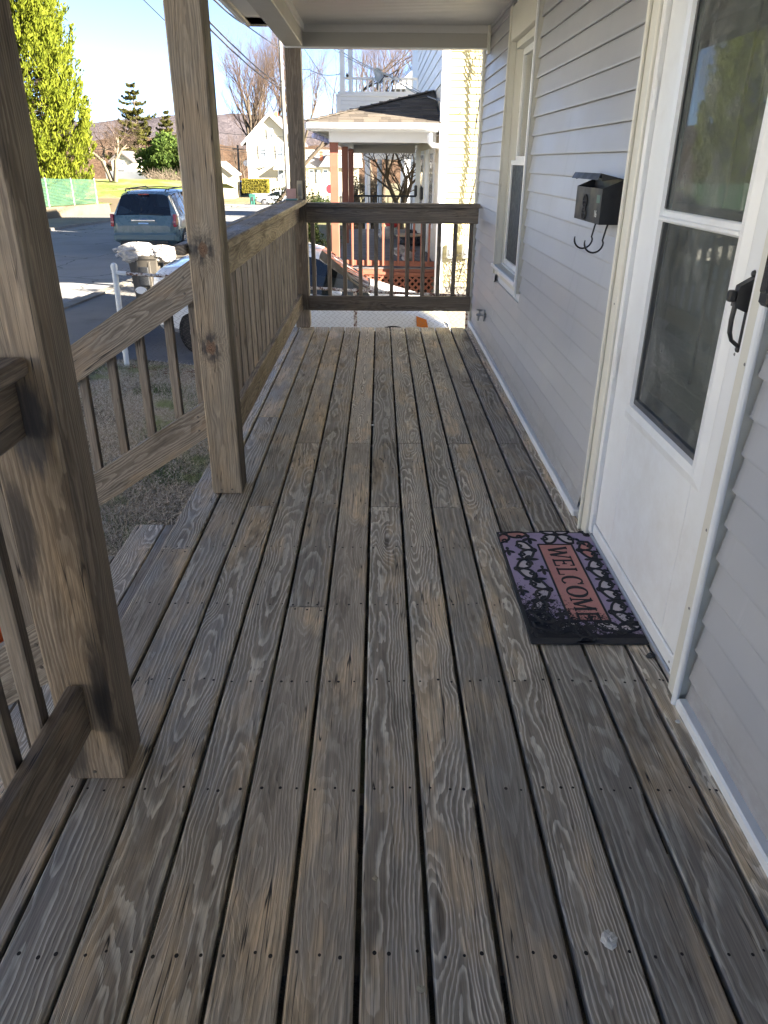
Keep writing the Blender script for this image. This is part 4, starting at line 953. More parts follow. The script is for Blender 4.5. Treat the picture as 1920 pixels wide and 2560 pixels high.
# blue-green minivan on the street, seen from behind
vp = paint('teal_van_paint', (.10, .165, .185), .22)
st = [(0, .40, .78, .80, .80, .72), (.06, .30, .98, 1.00, .93, .82), (.12, .26, 1.06, 1.085, .955, .83), (.46, .24, 1.06, 1.66, .985, .71), (.62, .24, 1.055, 1.715, .99, .73), (.72, .24, 1.055, 1.73, .99, .735), (1.75, .22, 1.05, 1.75, .99, .74), (1.88, .22, 1.05, 1.75, .99, .74), (2.75, .22, 1.04, 1.73, .99, .735), (2.9, .22, 1.04, 1.72, .99, .73), (3.25, .22, 1.03, 1.64, .985, .72), (4.1, .24, .98, 1.10, .97, .80), (4.75, .28, .84, .93, .92, .76), (5.0, .38, .70, .74, .78, .6)]
vn, Mw = car('parked_van', 'teal minivan parked on the street, seen from behind', 'van', R2(-7.13, 23.75, gz(24.5)+.02, math.pi/2), st, vp, {3: 0, 4: 0, 5: 0, 7: 1, 9: 2}, {2: 'rear_window', 10: 'windscreen'}, [(1.02, .985), (4.05, .98)], .335)
MB().cbox(-.075, .10, -.93, .93, .36, .60, .05, Mw).build('bumper', paint('teal_bumper', (.09, .15, .17), .35), vn)
MB().cbox(-.060, .02, -.72, .72, .30, .38, .01, Mw).build('lower_valance', M['plastic'], vn)
for s in (1, -1):
    tl = MB().prism([(.005, .78), (-.002, .82), (.04, 1.13), (.20, 1.10), (.26, .95), (.20, .80)], s*.945-.05, s*.945+.035, Mw, axis='y').build('tail_lamp', M['tail'], vn)
    MB().cbox(-.012, .03, s*.93-.045, s*.93+.045, .88, .935, .004, Mw).build('reverse_lens', plain('pink_lens', (.5, .2, .2), .2, .1), tl)
    MB().tube([Mw @ Vector(p) for p in ((.60, s*.60, 1.74), (.72, s*.62, 1.795), (2.9, s*.63, 1.81), (3.05, s*.61, 1.75))], .017, 8).build('roof_rail', M['plastic'], vn)
    MB().tube([Mw @ Vector(p) for p in ((1.0, s*.60, 1.755), (1.0, s*.62, 1.80))], .02, 8).build('roof_rail_foot', M['plastic'], vn)
    MB().lathe([(.03, -.1), (.09, -.07), (.1, 0), (.09, .07), (.03, .1)], 12, Mw @ Matrix.Translation((3.35, s*1.08, 1.08)) @ Matrix.Rotation(math.pi/2, 4, 'X')).build('wing_mirror', vp, vn, smooth=True)
for x in (.85, 2.4): MB().tube([Mw @ Vector(p) for p in ((x, -.62, 1.80), (x, 0, 1.815), (x, .62, 1.80))], .014, 8).build('cross_bar', M['plastic'], vn)
MB().cbox(.065, .10, -.36, .36, .905, .955, .01, Mw @ Matrix.Translation((-.055, 0, .02))).build('chrome_strip', M['chrome'], vn)
MB().box(-.004, .02, -.42, .42, .64, .90, Mw @ Matrix.Translation((.022, 0, 0))).build('plate_recess', paint('teal_recess', (.10, .155, .18), .35), vn)
MB().box(-.004, .0, -.155, .155, .74, .89, Mw @ Matrix.Translation((.014, 0, .0))).build('number_plate', plain('pale_blue_plate', (.35, .56, .82), .4, .04), vn)
MT = Mw @ Matrix(((0, 0, -1, .0085), (-1, 0, 0, 0), (0, 1, 0, .815), (0, 0, 0, 1)))
text_mesh('plate_number', 'BW\u00b747973', .075, plain('navy_ink', (.02, .05, .22), .5, .05), vn, MT, ext=.0008)
MB().cbox(.40, .44, -.16, .16, 1.60, 1.635, .008, Mw @ Matrix.Translation((-.022, 0, .045))).build('brake_light', M['tail'], vn)
wp_ = [Mw @ Vector(p) for p in ((.155, -.35, 1.118), (.17, -.05, 1.14), (.185, .22, 1.15))]
MB().tube([Mw @ Vector(p) for p in ((.115, -.62, 1.10), (.125, -.35, 1.12), (.128, .12, 1.125))], .013, 6).build('rear_wiper', M['plastic'], vn)
MB().tube([Mw @ Vector(p) for p in ((.06, -.16, .985), (.055, 0, .99), (.06, .16, .985))], .012, 6).build('badge', M['chrome'], vn)

# silver car far off on the cross street
sp_ = paint('silver_paint', (.50, .53, .57), .25)
st = [(0, .40, .75, .77, .70, .62), (.08, .28, .93, .96, .82, .70), (.5, .22, .95, 1.02, .87, .72), (1.15, .2, .94, 1.37, .88, .60), (1.8, .2, .93, 1.43, .88, .61), (1.9, .2, .93, 1.43, .88, .61), (2.45, .2, .92, 1.39, .88, .60), (3.25, .2, .90, .97, .87, .70), (4.1, .24, .78, .82, .82, .66), (4.45, .36, .6, .63, .68, .52)]
sv, Mw = car('parked_car', 'silver sedan parked side on along the far cross street', 'car', R2(-8.55, 84.6, gz(84.6)+.024, math.pi), st, sp_, {2: 0, 3: 0, 5: 1, 6: 1}, {2: 'rear_window', 6: 'windscreen'}, [(.95, .87), (3.55, .87)], .32)
MB().prism([(3.95, .66), (4.34, .62), (4.25, .74), (3.85, .80)], .80, .845, Mw, axis='y').build('headlight', M['lampw'], sv)
# dark SUV on the drive of the white house
st = [(0, .45, .85, .88, .80, .7), (.1, .32, 1.05, 1.09, .90, .76), (.35, .26, 1.08, 1.62, .94, .68), (1.6, .25, 1.07, 1.70, .95, .70), (1.75, .25, 1.07, 1.70, .95, .70), (2.7, .25, 1.05, 1.62, .95, .68), (3.4, .26, 1.03, 1.13, .94, .78), (4.3, .30, .95, 1.02, .90, .74), (4.6, .42, .78, .82, .80, .6)]
bv, Mw = car('parked_suv', 'dark blue SUV on the drive beside the trimmed hedge', 'SUV', R2(-19.75, 114.0, gz(108)+.03, -math.pi/2), st, paint('navy_paint', (.018, .026, .06), .2), {2: 0, 4: 1, 5: 1}, {1: 'rear_window', 5: 'windscreen'}, [(.9, .93), (3.65, .93)], .36)
for s in (1, -1): MB().cbox(4.42, 4.60, s*.66-.15, s*.66+.15, .78, .92, .02, Mw).build('headlight', M['lampw'], bv)
MB().box(4.605, 4.62, -.2, .2, .55, .66, Mw).build('number_plate', plain('pale_plate', (.6, .65, .75), .4, .04), bv)
MB().cbox(4.55, 4.612, -.42, .42, .70, .80, .01, Mw).build('grille', M['chrome'], bv)

# ================================================================== bins and bags
def wheelie(x, y, w_, d_, h_, label, col, rz=0, name='rubbish_bin', z=None, group=None, lid=True):
    z = gz(y)+.10 if z is None else z
    t = thing(name, label, 'bin', (x, y, z), group, rz); Mw = WM[t.name]
    mb = MB(); a, b = w_*.40, w_*.5; c, d = d_*.38, d_*.5
    V = [(-a, -c, .03), (a, -c, .03), (a, c, .03), (-a, c, .03), (-b, -d, h_*.88), (b, -d, h_*.88), (b, d, h_*.88), (-b, d, h_*.88), (-b*1.08, -d*1.08, h_*.88), (b*1.08, -d*1.08, h_*.88), (b*1.08, d*1.08, h_*.88), (-b*1.08, d*1.08, h_*.88), (-b*1.08, -d*1.08, h_*.94), (b*1.08, -d*1.08, h_*.94), (b*1.08, d*1.08, h_*.94), (-b*1.08, d*1.08, h_*.94), (-b, -d, h_*.94), (b, -d, h_*.94), (b, d, h_*.94), (-b, d, h_*.94), (-b*.9, -d*.9, h_*.6), (b*.9, -d*.9, h_*.6), (b*.9, d*.9, h_*.6), (-b*.9, d*.9, h_*.6)]
    fs = [(0,3,2,1)]
    for r in range(5):
        for k in range(4): fs.append((r*4+k, r*4+(k+1) % 4, r*4+4+(k+1) % 4, r*4+4+k))
    fs.append((20,21,22,23)); V = [Mw @ Vector(v) for v in V]; mb.add(V, fs); mb.build('tub', col, t)
    mb = MB()
    for s in (-1, 1): mb.cbox(s*a*.55-.02, s*a*.55+.02, -d*.98, -c*.9, .12, h_*.84, .005, Mw @ Matrix.Translation((0, -.006, 0)))
    mb.build('ribs', col, t)
    MB().cbox(-a*.45, a*.45, -d-.012, -c-.004, h_*.40, h_*.74, .01, Mw).build('front_panel', M['plastic'], t)
    MB().tube([Mw @ Vector((-b*.8, d*1.1, h_*.93)), Mw @ Vector((-b*.8, d*1.3, h_*.97)), Mw @ Vector((b*.8, d*1.3, h_*.97)), Mw @ Vector((b*.8, d*1.1, h_*.93))], .014, 8).build('handle', col, t)
    for s in (-1, 1): MB().tube([Mw @ Vector((s*a*1.0, c*.9, .10)), Mw @ Vector((s*a*1.25, c*.9, .10))], .10, 14).build('wheel', M['tyre'], t)
    if lid: MB().cbox(-b*1.05, b*1.05, -d*1.1, d*1.1, h_*.94, h_, .02, Mw).build('lid', col, t)
    return t
gb = plain('grey_bin_plastic', (.07, .062, .05), .5, .12)
wheelie(-3.82, 12.62, .44, .50, .86, 'dark grey rubbish bin overfilled with white bags at the kerb', gb, .05, group='grey bins at the kerb', lid=False)
wheelie(-3.36, 12.85, .36, .46, .86, 'dark grey rubbish bin half hidden behind the overfilled one', gb, -.04, group='grey bins at the kerb', lid=False)
wheelie(-13.40, 84.2, .58, .62, 1.05, 'green wheelie bin beside the far silver car', plain('green_bin_plastic', (.03, .13, .10), .5, .1), 0, z=gz(84)+.03)
def bag(c, s, seed, label, mat):
    rng = np.random.default_rng(seed); N, K = 22, 30; V = []; ph0 = rng.uniform(0, 6, 8)
    for i in range(N+1):
        p = math.pi*i/N
        for j in range(K):
            th = 2*math.pi*j/K
            fold = .10*math.sin(5*th+ph0[0]+3*p)+.07*math.sin(9*th-5*p+ph0[1])+.07*math.sin(5*p+2*th+ph0[2])+.09*abs(math.sin(8*p+3*th+ph0[3]))-.05*abs(math.sin(13*th+6*p+ph0[5]))
            r = (math.sin(p)**.75)*(1+fold) if 0 < i < N else 0
            V.append((c[0]+s[0]*r*math.cos(th), c[1]+s[1]*r*math.sin(th), c[2]+s[2]*(math.cos(p)*(1+.10*math.sin(5*th+ph0[4])))))
    f = [(i*K+j, i*K+(j+1) % K, (i+1)*K+(j+1) % K, (i+1)*K+j) for i in range(N) for j in range(K)]
    mb = MB(); mb.v = V; mb.f = f; t = thing('rubbish_bag', label, 'bag', c, 'white rubbish bags on the bins')
    mb.build('sack', mat, t, smooth=False)
    tie = MB(); e = Vector((c[0]-s[0]*.8, c[1]-s[1]*.4, c[2]+s[2]*.1)); tie.tube([e, e+Vector((-.06, -.02, .03)), e+Vector((-.10, -.02, .0))], [.035, .02, .035], 8); tie.build('knotted_end', mat, t)
bm_ = NT('white_bag_plastic'); _p = bm_.obj(); _n = bm_.noise(_p, 14, 6, .7); _v = bm_.n('TexVoronoi', {'Vector': _p, 'Scale': 11.0}, feature='DISTANCE_TO_EDGE')
M['bag'] = bm_.bsdf(bm_.mix(bm_.map(_n, .5, .75, 0, .35), (.42, .40, .37), (.24, .21, .19)), .38, spec=.4, bump=bm_.math('ADD', _n, bm_.math('MULTIPLY', _v, .8)), bstr=.8, bdist=.03)
bag((-3.93, 12.60, .07), (.31, .22, .125), 3, 'upper white rubbish bag lying on the overfilled bin', M['bag'])
bag((-3.53, 12.58, .03), (.225, .20, .125), 5, 'rounder white rubbish bag at the right of the overfilled bin', M['bag'])
bag((-3.98, 12.46, .0), (.16, .15, .10), 8, 'small white rubbish bag tucked under the two big ones', M['bag'])

# ================================================================== neighbouring house with salmon porch
NY = 13.5
NH = thing('neighbour_house', 'pale yellow sided house with salmon porch posts and lattice beyond the driveway', 'house', (4, 17.5, -1))
M['salmon'] = plain('salmon_paint', (.235, .082, .050), .55, .06); M['bluewhite'] = plain('white_trim', (.72, .74, .76), .45, .03)
mb = MB(); mb.box(1.0, 8.5, NY-.27, 22.2, -1.8, 6.4); mb.build('wall', M['tansid'], NH)
mb = MB(); mb.box(1.0, 8.5, NY-.295, NY-.27, -1.8, -.56); mb.build('foundation', M['conc'], NH)
mb = MB(); mb.add([(.6, NY-.6, 6.3), (9, NY-.6, 6.3), (4.8, NY-.6, 9.0), (.6, 22.6, 6.3), (9, 22.6, 6.3), (4.8, 22.6, 9.0)], [(0,1,2), (3,5,4), (0,2,5,3), (1,4,5,2), (0,3,4,1)]); mb.build('roof', plain('grey_roof', (.07, .07, .07), .9, .3), NH)
def course_x(z, x0, x1, y, h, mat, parent, nm='siding_course'):       # course on a wall facing -y
    mb = MB(); prof = [(0, h+.004), (-.004, h), (-.022, .010), (-.024, .003), (-.020, 0), (0, 0)]
    V = [(x, y+py, z+pz) for x in (x0, x1) for (py, pz) in prof]; n = len(prof)
    mb.add(V, [(i, n+i, n+i+1, i+1) for i in range(n-1)]); return mb.build(nm, mat, parent)
def course_y(z, y0, y1, x, h, mat, parent, nm='siding_course'):       # course on a wall facing -x
    mb = MB(); prof = [(0, h+.004), (-.003, h), (-.016, .008), (-.018, .003), (-.014, 0), (0, 0)]
    V = [(x+px, y, z+pz) for y in (y0, y1) for (px, pz) in prof]; n = len(prof)
    mb.add(V, [(i, i+1, n+i+1, n+i) for i in range(n-1)]); return mb.build(nm, mat, parent)
hc = .0945
for k in range(72):
    z = -.55+k*hc
    if z > 6.2: break
    course_x(z, 1.085, 4.5, NY-.27, hc, M['yellow'], NH)
for k in range(40):
    z = 2.55+k*.2
    if z > 6.2: break
    course_y(z, NY-.2, 22.2, 1.0, .2, M['whitesid'], NH)
for k in range(12): course_y(-.25+k*.165, NY+.10, 22.2, 1.0, .165, M['tansid'], NH)
MB().cbox(.96, 1.083, NY-.305, NY-.20, -.6, 6.3, .006).build('corner_board', M['bluewhite'], NH)
MB().tube([(.985, NY-.345, 1.62), (.985, NY-.345, -.9)], .034, 8).build('downspout', M['bluewhite'], NH)
mb = MB(); mb.tube([(.80, NY-.36, 1.82), (.80, NY-.36, 1.69), (.85, NY-.36, 1.645), (.975, NY-.35, 1.635)], .04, 10); mb.build('downspout_elbow', M['bluewhite'], NH)
# porch
PF = -.28; fx = -.83
mb = MB(); mb.box(fx+.02, .995, NY+.06, 21.6, PF-.16, PF-.03); mb.build('porch_frame', M['salmon'], NH)
pg_ = wood('grey_painted_boards', (.13, .125, .13), (.20, .19, .195), (.19, .16, .14), freq=60, knots=False, val=(.9, 1.1), bstr=.2)
for k in range(56):
    y = NY+.05+k*.1445
    plank('porch_board', (fx, y+.07, PF-.014), (.99, y+.07, PF-.014), .136, .026, pg_, NH, c=.003)
for y in (NY+.02, 17.75, 21.5):
    plank('porch_column', (fx+.07, y+.07, -1.0), (fx+.07, y+.07, 1.69), .138, .138, M['salmon'], NH, up=(0, 1, 0), c=.006)
MB().cbox(fx-.005, .93, NY, NY+.15, 1.69, 1.855, .004).build('porch_beam', M['bluewhite'], NH)
MB().cbox(fx-.005, fx+.15, NY+.151, 21.7, 1.69, 1.855, .004).build('porch_beam', M['bluewhite'], NH)
MB().cbox(fx-.005, .93, 21.55, 21.7, 1.60, 1.855, .004).build('porch_beam', M['beam'], NH)
MB().box(fx+.15, .99, NY+.15, 21.55, 1.80, 1.83).build('porch_ceiling', M['soffit'], NH)
MB().box(-1.05, .96, NY-.22, 22.0, 1.858, 1.872).build('porch_soffit', M['beam'], NH)
MB().cbox(-1.10, .94, NY-.26, NY-.221, 1.84, 1.925, .004).build('porch_fascia', M['bluewhite'], NH)
mb = MB(); prof = [(NY-.36, 1.965), (NY-.375, 1.93), (NY-.36, 1.885), (NY-.33, 1.86), (NY-.265, 1.86), (NY-.265, 1.955), (NY-.355, 1.955), (NY-.355, 1.875), (NY-.43, 1.955)]
mb.prism(prof[:6], -1.16, .94, axis='x'); mb.build('gutter', M['bluewhite'], NH)
mb = MB(); mb.prism([(-1.20, 1.955), (-1.215, 1.92), (-1.20, 1.88), (-1.17, 1.86), (-1.11, 1.86), (-1.11, 1.955)], NY-.26, 22.2, axis='y'); mb.build('gutter', M['bluewhite'], NH)
# hipped porch roof, shingle by shingle on the side that shows
ex, ey, ez = -1.17, NY-.34, 1.965; rx, ry, rz_ = .985, NY+1.73, 2.56
mb = MB(); mb.add([(ex, ey, ez), (rx, ey, ez), (rx, ry, rz_), (ex, 22.3, ez), (rx, 22.3, rz_)], [(0,1,2), (0,2,4,3)]); mb.build('roof_deck', plain('felt', (.05, .05, .05), .9, .2), NH)
def shingle_mat():
    t = NT('asphalt_shingle'); rnd = t.rand(); p = t.geo(); n = t.noise(p, 220, 2, .7); n2 = t.noise(p, 2, 3, .6)
    c = t.mix(rnd, (.07, .060, .05), (.135, .115, .094)); c = t.mix(.5, c, t.n('CombineColor', {0: n, 1: n, 2: n}), 'OVERLAY'); c = t.mix(t.map(n2, .45, .65, 0, .3), c, (.055, .05, .045))
    return t.bsdf(c, .95, spec=.15, bump=n, bstr=.5, bdist=.003)
M['shingle'] = shingle_mat()
slope = Vector((0, ry-ey, rz_-ez)); SL = slope.length; sd = slope.normalized(); nrm = Vector((0, -sd.z, sd.y))
NC = 13; ch = SL/NC
shm = {}
for r in range(NC):
    f0 = r/NC; xl = ex+(rx-ex)*f0; x = xl-.1-random.uniform(0, .2)
    while x < rx:
        wd = random.choice((.15, .20, .25, .30)); x1 = min(x+wd, rx)
        if x1 > xl+.04 and x1-x > .04:
            x0c = max(x, xl); key = round(x1-x0c, 2)
            if key not in shm: shm[key] = MB().box(-key/2+.0015, key/2-.0015, 0, ch*1.25, -.004, .004).mesh('shingle', M['shingle'])
            Ms = Matrix((Vector((1, 0, 0)), sd, nrm)).transposed().to_4x4(); o_ = Vector(((x0c+x1)/2, ey, ez))+sd*(ch*r-.02)+nrm*(.010+random.uniform(0, .004))
            Ms.translation = o_; Ms = Ms @ Matrix.Rotation(-.035, 4, 'X')
            o = bpy.data.objects.new('shingle', shm[key]); link(o, NH, Ms)
        x = x1+.0005
n_h = 16
for k in range(n_h):                                       # hip caps
    a = Vector((ex, ey, ez)).lerp(Vector((rx, ry, rz_)), k/n_h); b = Vector((ex, ey, ez)).lerp(Vector((rx, ry, rz_)), (k+1.25)/n_h)
    plank('hip_shingle', a+Vector((0, 0, .022)), b+Vector((0, 0, .016)), .16, .008, M['shingle'], NH, up=(-.1, -.1, 1), c=.002)
# railing and lattice on the near side of that porch
plank('porch_rail', (fx+.14, NY+.07, .66), (.97, NY+.07, .66), .09, .036, M['salmon'], NH)
plank('porch_rail', (fx+.14, NY+.07, PF+.08), (.97, NY+.07, PF+.06), .09, .036, M['salmon'], NH, up=(0, -1, 0))
for k in range(12): 
    x = -.60+k*.1335; plank('porch_baluster', (x, NY+.045, PF+.03), (x, NY+.045, .64), .036, .036, M['salmon'], NH, up=(0, -1, 0), c=.003)
plank('skirt_rail', (fx+.14, NY+.05, PF-.09), (.97, NY+.05, PF-.11), .05, .03, M['salmon'], NH, up=(0, -1, 0))
plank('skirt_rail', (fx+.14, NY+.05, -.98), (.97, NY+.05, -.98), .07, .03, M['salmon'], NH, up=(0, -1, 0))
zl0, zl1 = -.96, PF-.12; hl = zl1-zl0
for d_, yo in ((1, .0), (-1, .010)):
    k = -5
    for k in range(-6, 16):
        xa = fx+.14+k*.118; xb_ = xa+hl
        p, q = (xa, zl0), (xb_, zl1)
        if d_ < 0: p, q = (xb_, zl0), (xa, zl1)
        lo, hi = fx+.14, .965; pts = []
        (ax, az_), (bx_, bz) = p, q
        def cl(x): return az_+(bz-az_)*(x-ax)/(bx_-ax)
        x_a, x_b = max(min(ax, bx_), lo), min(max(ax, bx_), hi)
        if x_b-x_a < .06: continue
        plank('lattice_slat', (x_a, NY+.055+yo, cl(x_a)), (x_b, NY+.055+yo, cl(x_b)), .036, .007, M['salmon'], NH, up=(0, -1, 0), c=.001)
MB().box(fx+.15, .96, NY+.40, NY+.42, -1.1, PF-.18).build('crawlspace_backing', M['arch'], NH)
for k in range(14): MB().tube([(fx+.15+k*.13, 21.6, .55), (fx+.15+k*.13, 21.6, PF)], .012, 6).build('iron_baluster', M['plastic'], NH)
MB().tube([(fx+.1, 21.6, .56), (1.0, 21.6, .56)], .025, 6).build('iron_rail', M['plastic'], NH)
# doors and windows on the porch wall
for (a, b, z0, z1, m_) in ((16.2, 17.1, PF, 1.55, 'whitesid'), (18.0, 19.0, .35, 1.55, 'fglass'), (14.6, 15.5, .35, 1.55, 'fglass')):
    f_ = MB().cbox(.965, .999, a-.08, b+.08, z0-.06, z1+.08, .004).build('porch_opening', M['bluewhite'], NH); MB().box(.958, .9645, a, b, z0, z1).build('panel', M[m_], f_)
for (y, z) in ((17.55, .78), (20.3, .74)): MB().cbox(.88, .955, y-.06, y+.06, z-.13, z+.13, .02).build('wall_lantern', M['blackplastic'], NH)
# meters, conduit
for (x0, x1, z0, z1) in ((1.15, 1.31, -.08, .155), (1.41, 1.57, -.08, .175)):
    mm = MB().cbox(x0, x1, NY-.40, NY-.288, z0, z1, .02).build('meter_box', plain('pale_meter_box', (.55, .55, .50), .5, .05), NH)
    MB().lathe([(.055, 0), (.055, .03), (.045, .045)], 18, Matrix.Translation(((x0+x1)/2, NY-.40, (z0+z1)/2)) @ Matrix.Rotation(math.pi/2, 4, 'X')).build('meter_dial', plain('meter_glass', (.4, .42, .42), .15, .1), mm)
rc = random.Random(4)
for k in range(5):
    x = 1.40+k*.028; pts = []
    for i in range(30):
        z = 3.6-i*.145; pts.append((x+.05*math.sin(i*.8+k)*(.4+.1*k)+(.12*math.sin(i*.12)), NY-.335-.02*rc.random()-.012*k, z))
    MB().tube(pts, .0055, 5).build('service_cable', plain('dark_cable', (.05, .048, .045), .6, .2), NH)
for k in range(16):
    c = Vector((1.36+rc.uniform(-.2, .2), NY-.335, -.2+rc.uniform(-.28, .05))); r = rc.uniform(.05, .15); a0 = rc.uniform(0, 6)
    MB().tube([(c.x+r*math.cos(a0+t)*.8, c.y-.01*rc.random(), c.z+r*1.4*math.sin(a0+t)) for t in np.linspace(0, 3.6, 12)], .005, 5).build('loose_cable', plain('grey_cable', (.22, .21, .20), .6, .2), NH)
MB().tube([(1.62+.10*math.cos(t), NY-.33, 2.8+.14*math.sin(t)) for t in np.linspace(0, 7, 30)], .006, 5).build('cable_coil', M['plastic'], NH)
# a step of things on that porch
tb = thing('side_table', 'round tan table standing on the neighbouring porch', 'table', (.60, 16.2, PF))
MB().lathe([(.26, 0), (.265, .02), (.255, .03)], 24, Matrix.Translation((.60, 16.2, .02))).build('top', plain('tan_tabletop', (.38, .30, .2), .6, .1), tb)
MB().lathe([(.18, 0), (.17, .02), (.04, .04), (.035, .29)], 14, Matrix.Translation((.60, 16.2, PF))).build('pedestal', plain('brown_wood', (.20, .13, .07), .6, .15), tb)
for (x, y, r, lb) in ((.42, 15.4, .11, 'crumpled white bag below the round table on the neighbouring porch'), (.2, 18.9, .16, 'white cushion lying at the back of the neighbouring porch'), (.55, 14.6, .10, 'small white plate shaped object on the porch boards behind the lattice')):
    rock('white_bundle', (x, y, PF+r*.6), (r*1.4, r, r), M['bag'], lb, 'bundle', 10)
rock('red_bundle', (.30, 20.2, PF+.3), (.18, .14, .24), plain('red_cloth', (.45, .03, .03), .7, .2), 'red object standing at the back of the neighbouring porch', 'bundle', 10)
rock('black_bundle', (.72, 17.3, PF+.12), (.28, .24, .18), plain('black_cloth', (.02, .02, .022), .8, .2), 'black heap under the wall on the neighbouring porch', 'bundle', 10)
# string of pale lanterns under that porch's outer eave
for k in range(7):
    y = 14.2+k*.95; MB().lathe([(.02, .0), (.05, -.02), (.055, -.07), (.03, -.09)], 10, Matrix.Translation((-1.12, y, 1.845))).build('eave_light', plain('lavender_plastic', (.45, .47, .75), .4, .1), NH)

# ================================================================== white house with a balcony, further along
BY = 25.5
BH = thing('balcony_house', 'white sided house with an upper balcony rising behind the salmon porch', 'house', (3, 29, -1.3))
MB().box(1.25, 9.5, BY+.05, 33, -2, 7.0).build('wall', M['whitesid'], BH)
for k in range(44): course_x(-1+k*.18, 1.25, 4, BY+.05, .18, M['whitesid'], BH)
for k in range(12): course_x(1.93+k*.0 if False else 2.0+k*.118, -1.28, 1.24, BY, .118, M['whitesid'], BH, 'skirt_course') if 2.0+k*.118 < 3.18 else None
MB().box(-1.26, 1.24, BY+.005, 30, 1.9, 2.9).build('balcony_box', M['whitesid'], BH)
MB().cbox(-1.33, -1.20, BY-.03, BY+.06, 1.9, 3.17, .006).build('corner_board', M['bluewhite'], BH)
MB().cbox(-1.34, 1.24, BY-.04, BY+.1, 3.175, 3.235, .006).build('balcony_sill', M['bluewhite'], BH)
for (x, y) in ((-1.13, BY), (-1.02, 29.5)): MB().cbox(x-.075, x+.075, y-.07, y+.08, 3.236, 6.2, .006).build('balcony_post', M['bluewhite'], BH)
MB().cbox(-1.05, 1.24, BY-.02, BY+.07, 3.62, 3.68, .006).build('balcony_rail', M['bluewhite'], BH); MB().cbox(-1.05, 1.24, BY-.01, BY+.06, 3.27, 3.31, .006).build('balcony_rail', M['bluewhite'], BH)
for k in range(13): MB().cbox(-.90+k*.168, -.848+k*.168, BY, BY+.05, 3.31, 3.62, .003).build('balcony_baluster', M['bluewhite'], BH)
MB().box(-1.3, 1.25, BY-.1, 30, 6.2, 6.4).build('balcony_roof', M['bluewhite'], BH)
for (x, y) in ((-.38, BY+.05), (.0, 29.5)): MB().tube([(x, y, -1.3), (x, y, 1.46)], .085, 14).build('porch_column', M['bluewhite'], BH)
MB().cbox(-.50, 1.0, BY, BY+.2, 1.46, 1.9, .006).build('porch_beam', M['bluewhite'], BH)
dish = thing('satellite_dish', 'grey satellite dish fixed to the balcony railing', 'satellite dish', (-.1, BY+.1, 3.5))
Md = Matrix.Translation((-.08, BY-.12, 3.70)) @ Matrix.Rotation(math.radians(52), 4, 'Z') @ Matrix.Rotation(math.radians(78), 4, 'X')
MB().lathe([(.02, .0), (.10, .015), (.18, .04), (.22, .065), (.224, .06), (.10, .025), (.02, .015)], 22, Md).build('reflector', plain('grey_dish', (.22, .27, .33), .4, .08), dish, smooth=True)
MB().tube([Md @ Vector((0, -.18, .05)), Md @ Vector((0, -.06, .28))], .015, 6).build('arm', M['plastic'], dish)
MB().lathe([(.03, -.04), (.045, .05)], 10, Md @ Matrix.Translation((0, -.05, .29))).build('receiver', M['plastic'], dish)
MB().tube([(-.08, BY-.1, 3.68), (-.08, BY+.02, 3.35)], .02, 8).build('mast', M['plastic'], dish)
cm_ = thing('security_camera', 'small white security camera on the balcony post', 'camera', (-1.0, BY-.15, 3.68))
MB().tube([(-.98, BY-.05, 3.74), (-.97, BY-.20, 3.70)], .05, 12).build('housing', M['white'], cm_); MB().tube([(-.97, BY-.201, 3.70), (-.97, BY-.215, 3.697)], .04, 12).build('lens', M['blackplastic'], cm_)

# gable peeking over the balcony
GH = thing('far_gable', 'grey roofed white house end seen over the balcony railing', 'house', (3.2, 45, -1.5))
mb = MB(); mb.box(1.35, 6, 44, 52, -2.5, 5.2); mb.build('wall', M['whitesid'], GH); mb = MB(); mb.add([(.75, 43.7, 4.9), (6, 43.7, 4.9), (3.4, 43.7, 7.0), (.75, 52, 4.9), (6, 52, 4.9), (3.4, 52, 7.0)], [(0,1,2), (3,5,4), (0,2,5,3), (1,4,5,2), (0,3,4,1)]); mb.build('roof', plain('pale_grey_roof', (.30, .29, .28), .9, .15), GH)
MB().cbox(.70, 6, 43.55, 43.69, 4.78, 4.93, .01).build('gutter', M['bluewhite'], GH)

# ================================================================== houses across the cross street
def win(parent, x0, x1, z0, z1, y, mat='fglass'):
    t = .13; f = MB()
    for (a, b, c, d) in ((x0-t, x0, z0-t, z1+t), (x1, x1+t, z0-t, z1+t), (x0, x1, z1, z1+t), (x0, x1, z0-t, z0)): f.cbox(a, b, y-.07, y+.02, c, d, .008)
    f = f.build('window', M['bluewhite'], parent); m_ = (z0+z1)/2
    MB().box(x0, x1, y-.03, y+.02, m_-.035, m_+.035).build('meeting_rail', M['bluewhite'], f)
    MB().box(x0, x1, y-.01, y+.02, z0, m_-.035).build('pane', M[mat], f); MB().box(x0, x1, y-.022, y+.018, m_+.035, z1).build('pane', M[mat], f)
def far_siding(name, col, sp=.16):
    t = NT(name); p = t.geo(); s = t.n('SeparateXYZ', {0: p}, out=None); fr = t.math('FRACT', t.math('DIVIDE', s.outputs[2], sp))
    n = t.noise(p, 2, 4, .6); c = t.mix(t.map(n, .4, .7, 0, .25), col, tuple(v*.85 for v in col))
    return t.bsdf(c, .55, bump=fr, bstr=1.0, bdist=.035)
M['farcream'] = far_siding('far_cream_siding', (.50, .46, .35))
FH = thing('gabled_house', 'cream two storey house with steep gable and red chimney across the street', 'house', (-13.6, 108, gz(106)))
zb = gz(106)-.2
mb = MB(); mb.prism([(-17.05, zb), (-10.7, zb), (-10.7, 3.55), (-13.9, 6.45), (-17.05, 3.55)], 105.2, 116, axis='y'); mb.build('wall', M['farcream'], FH)
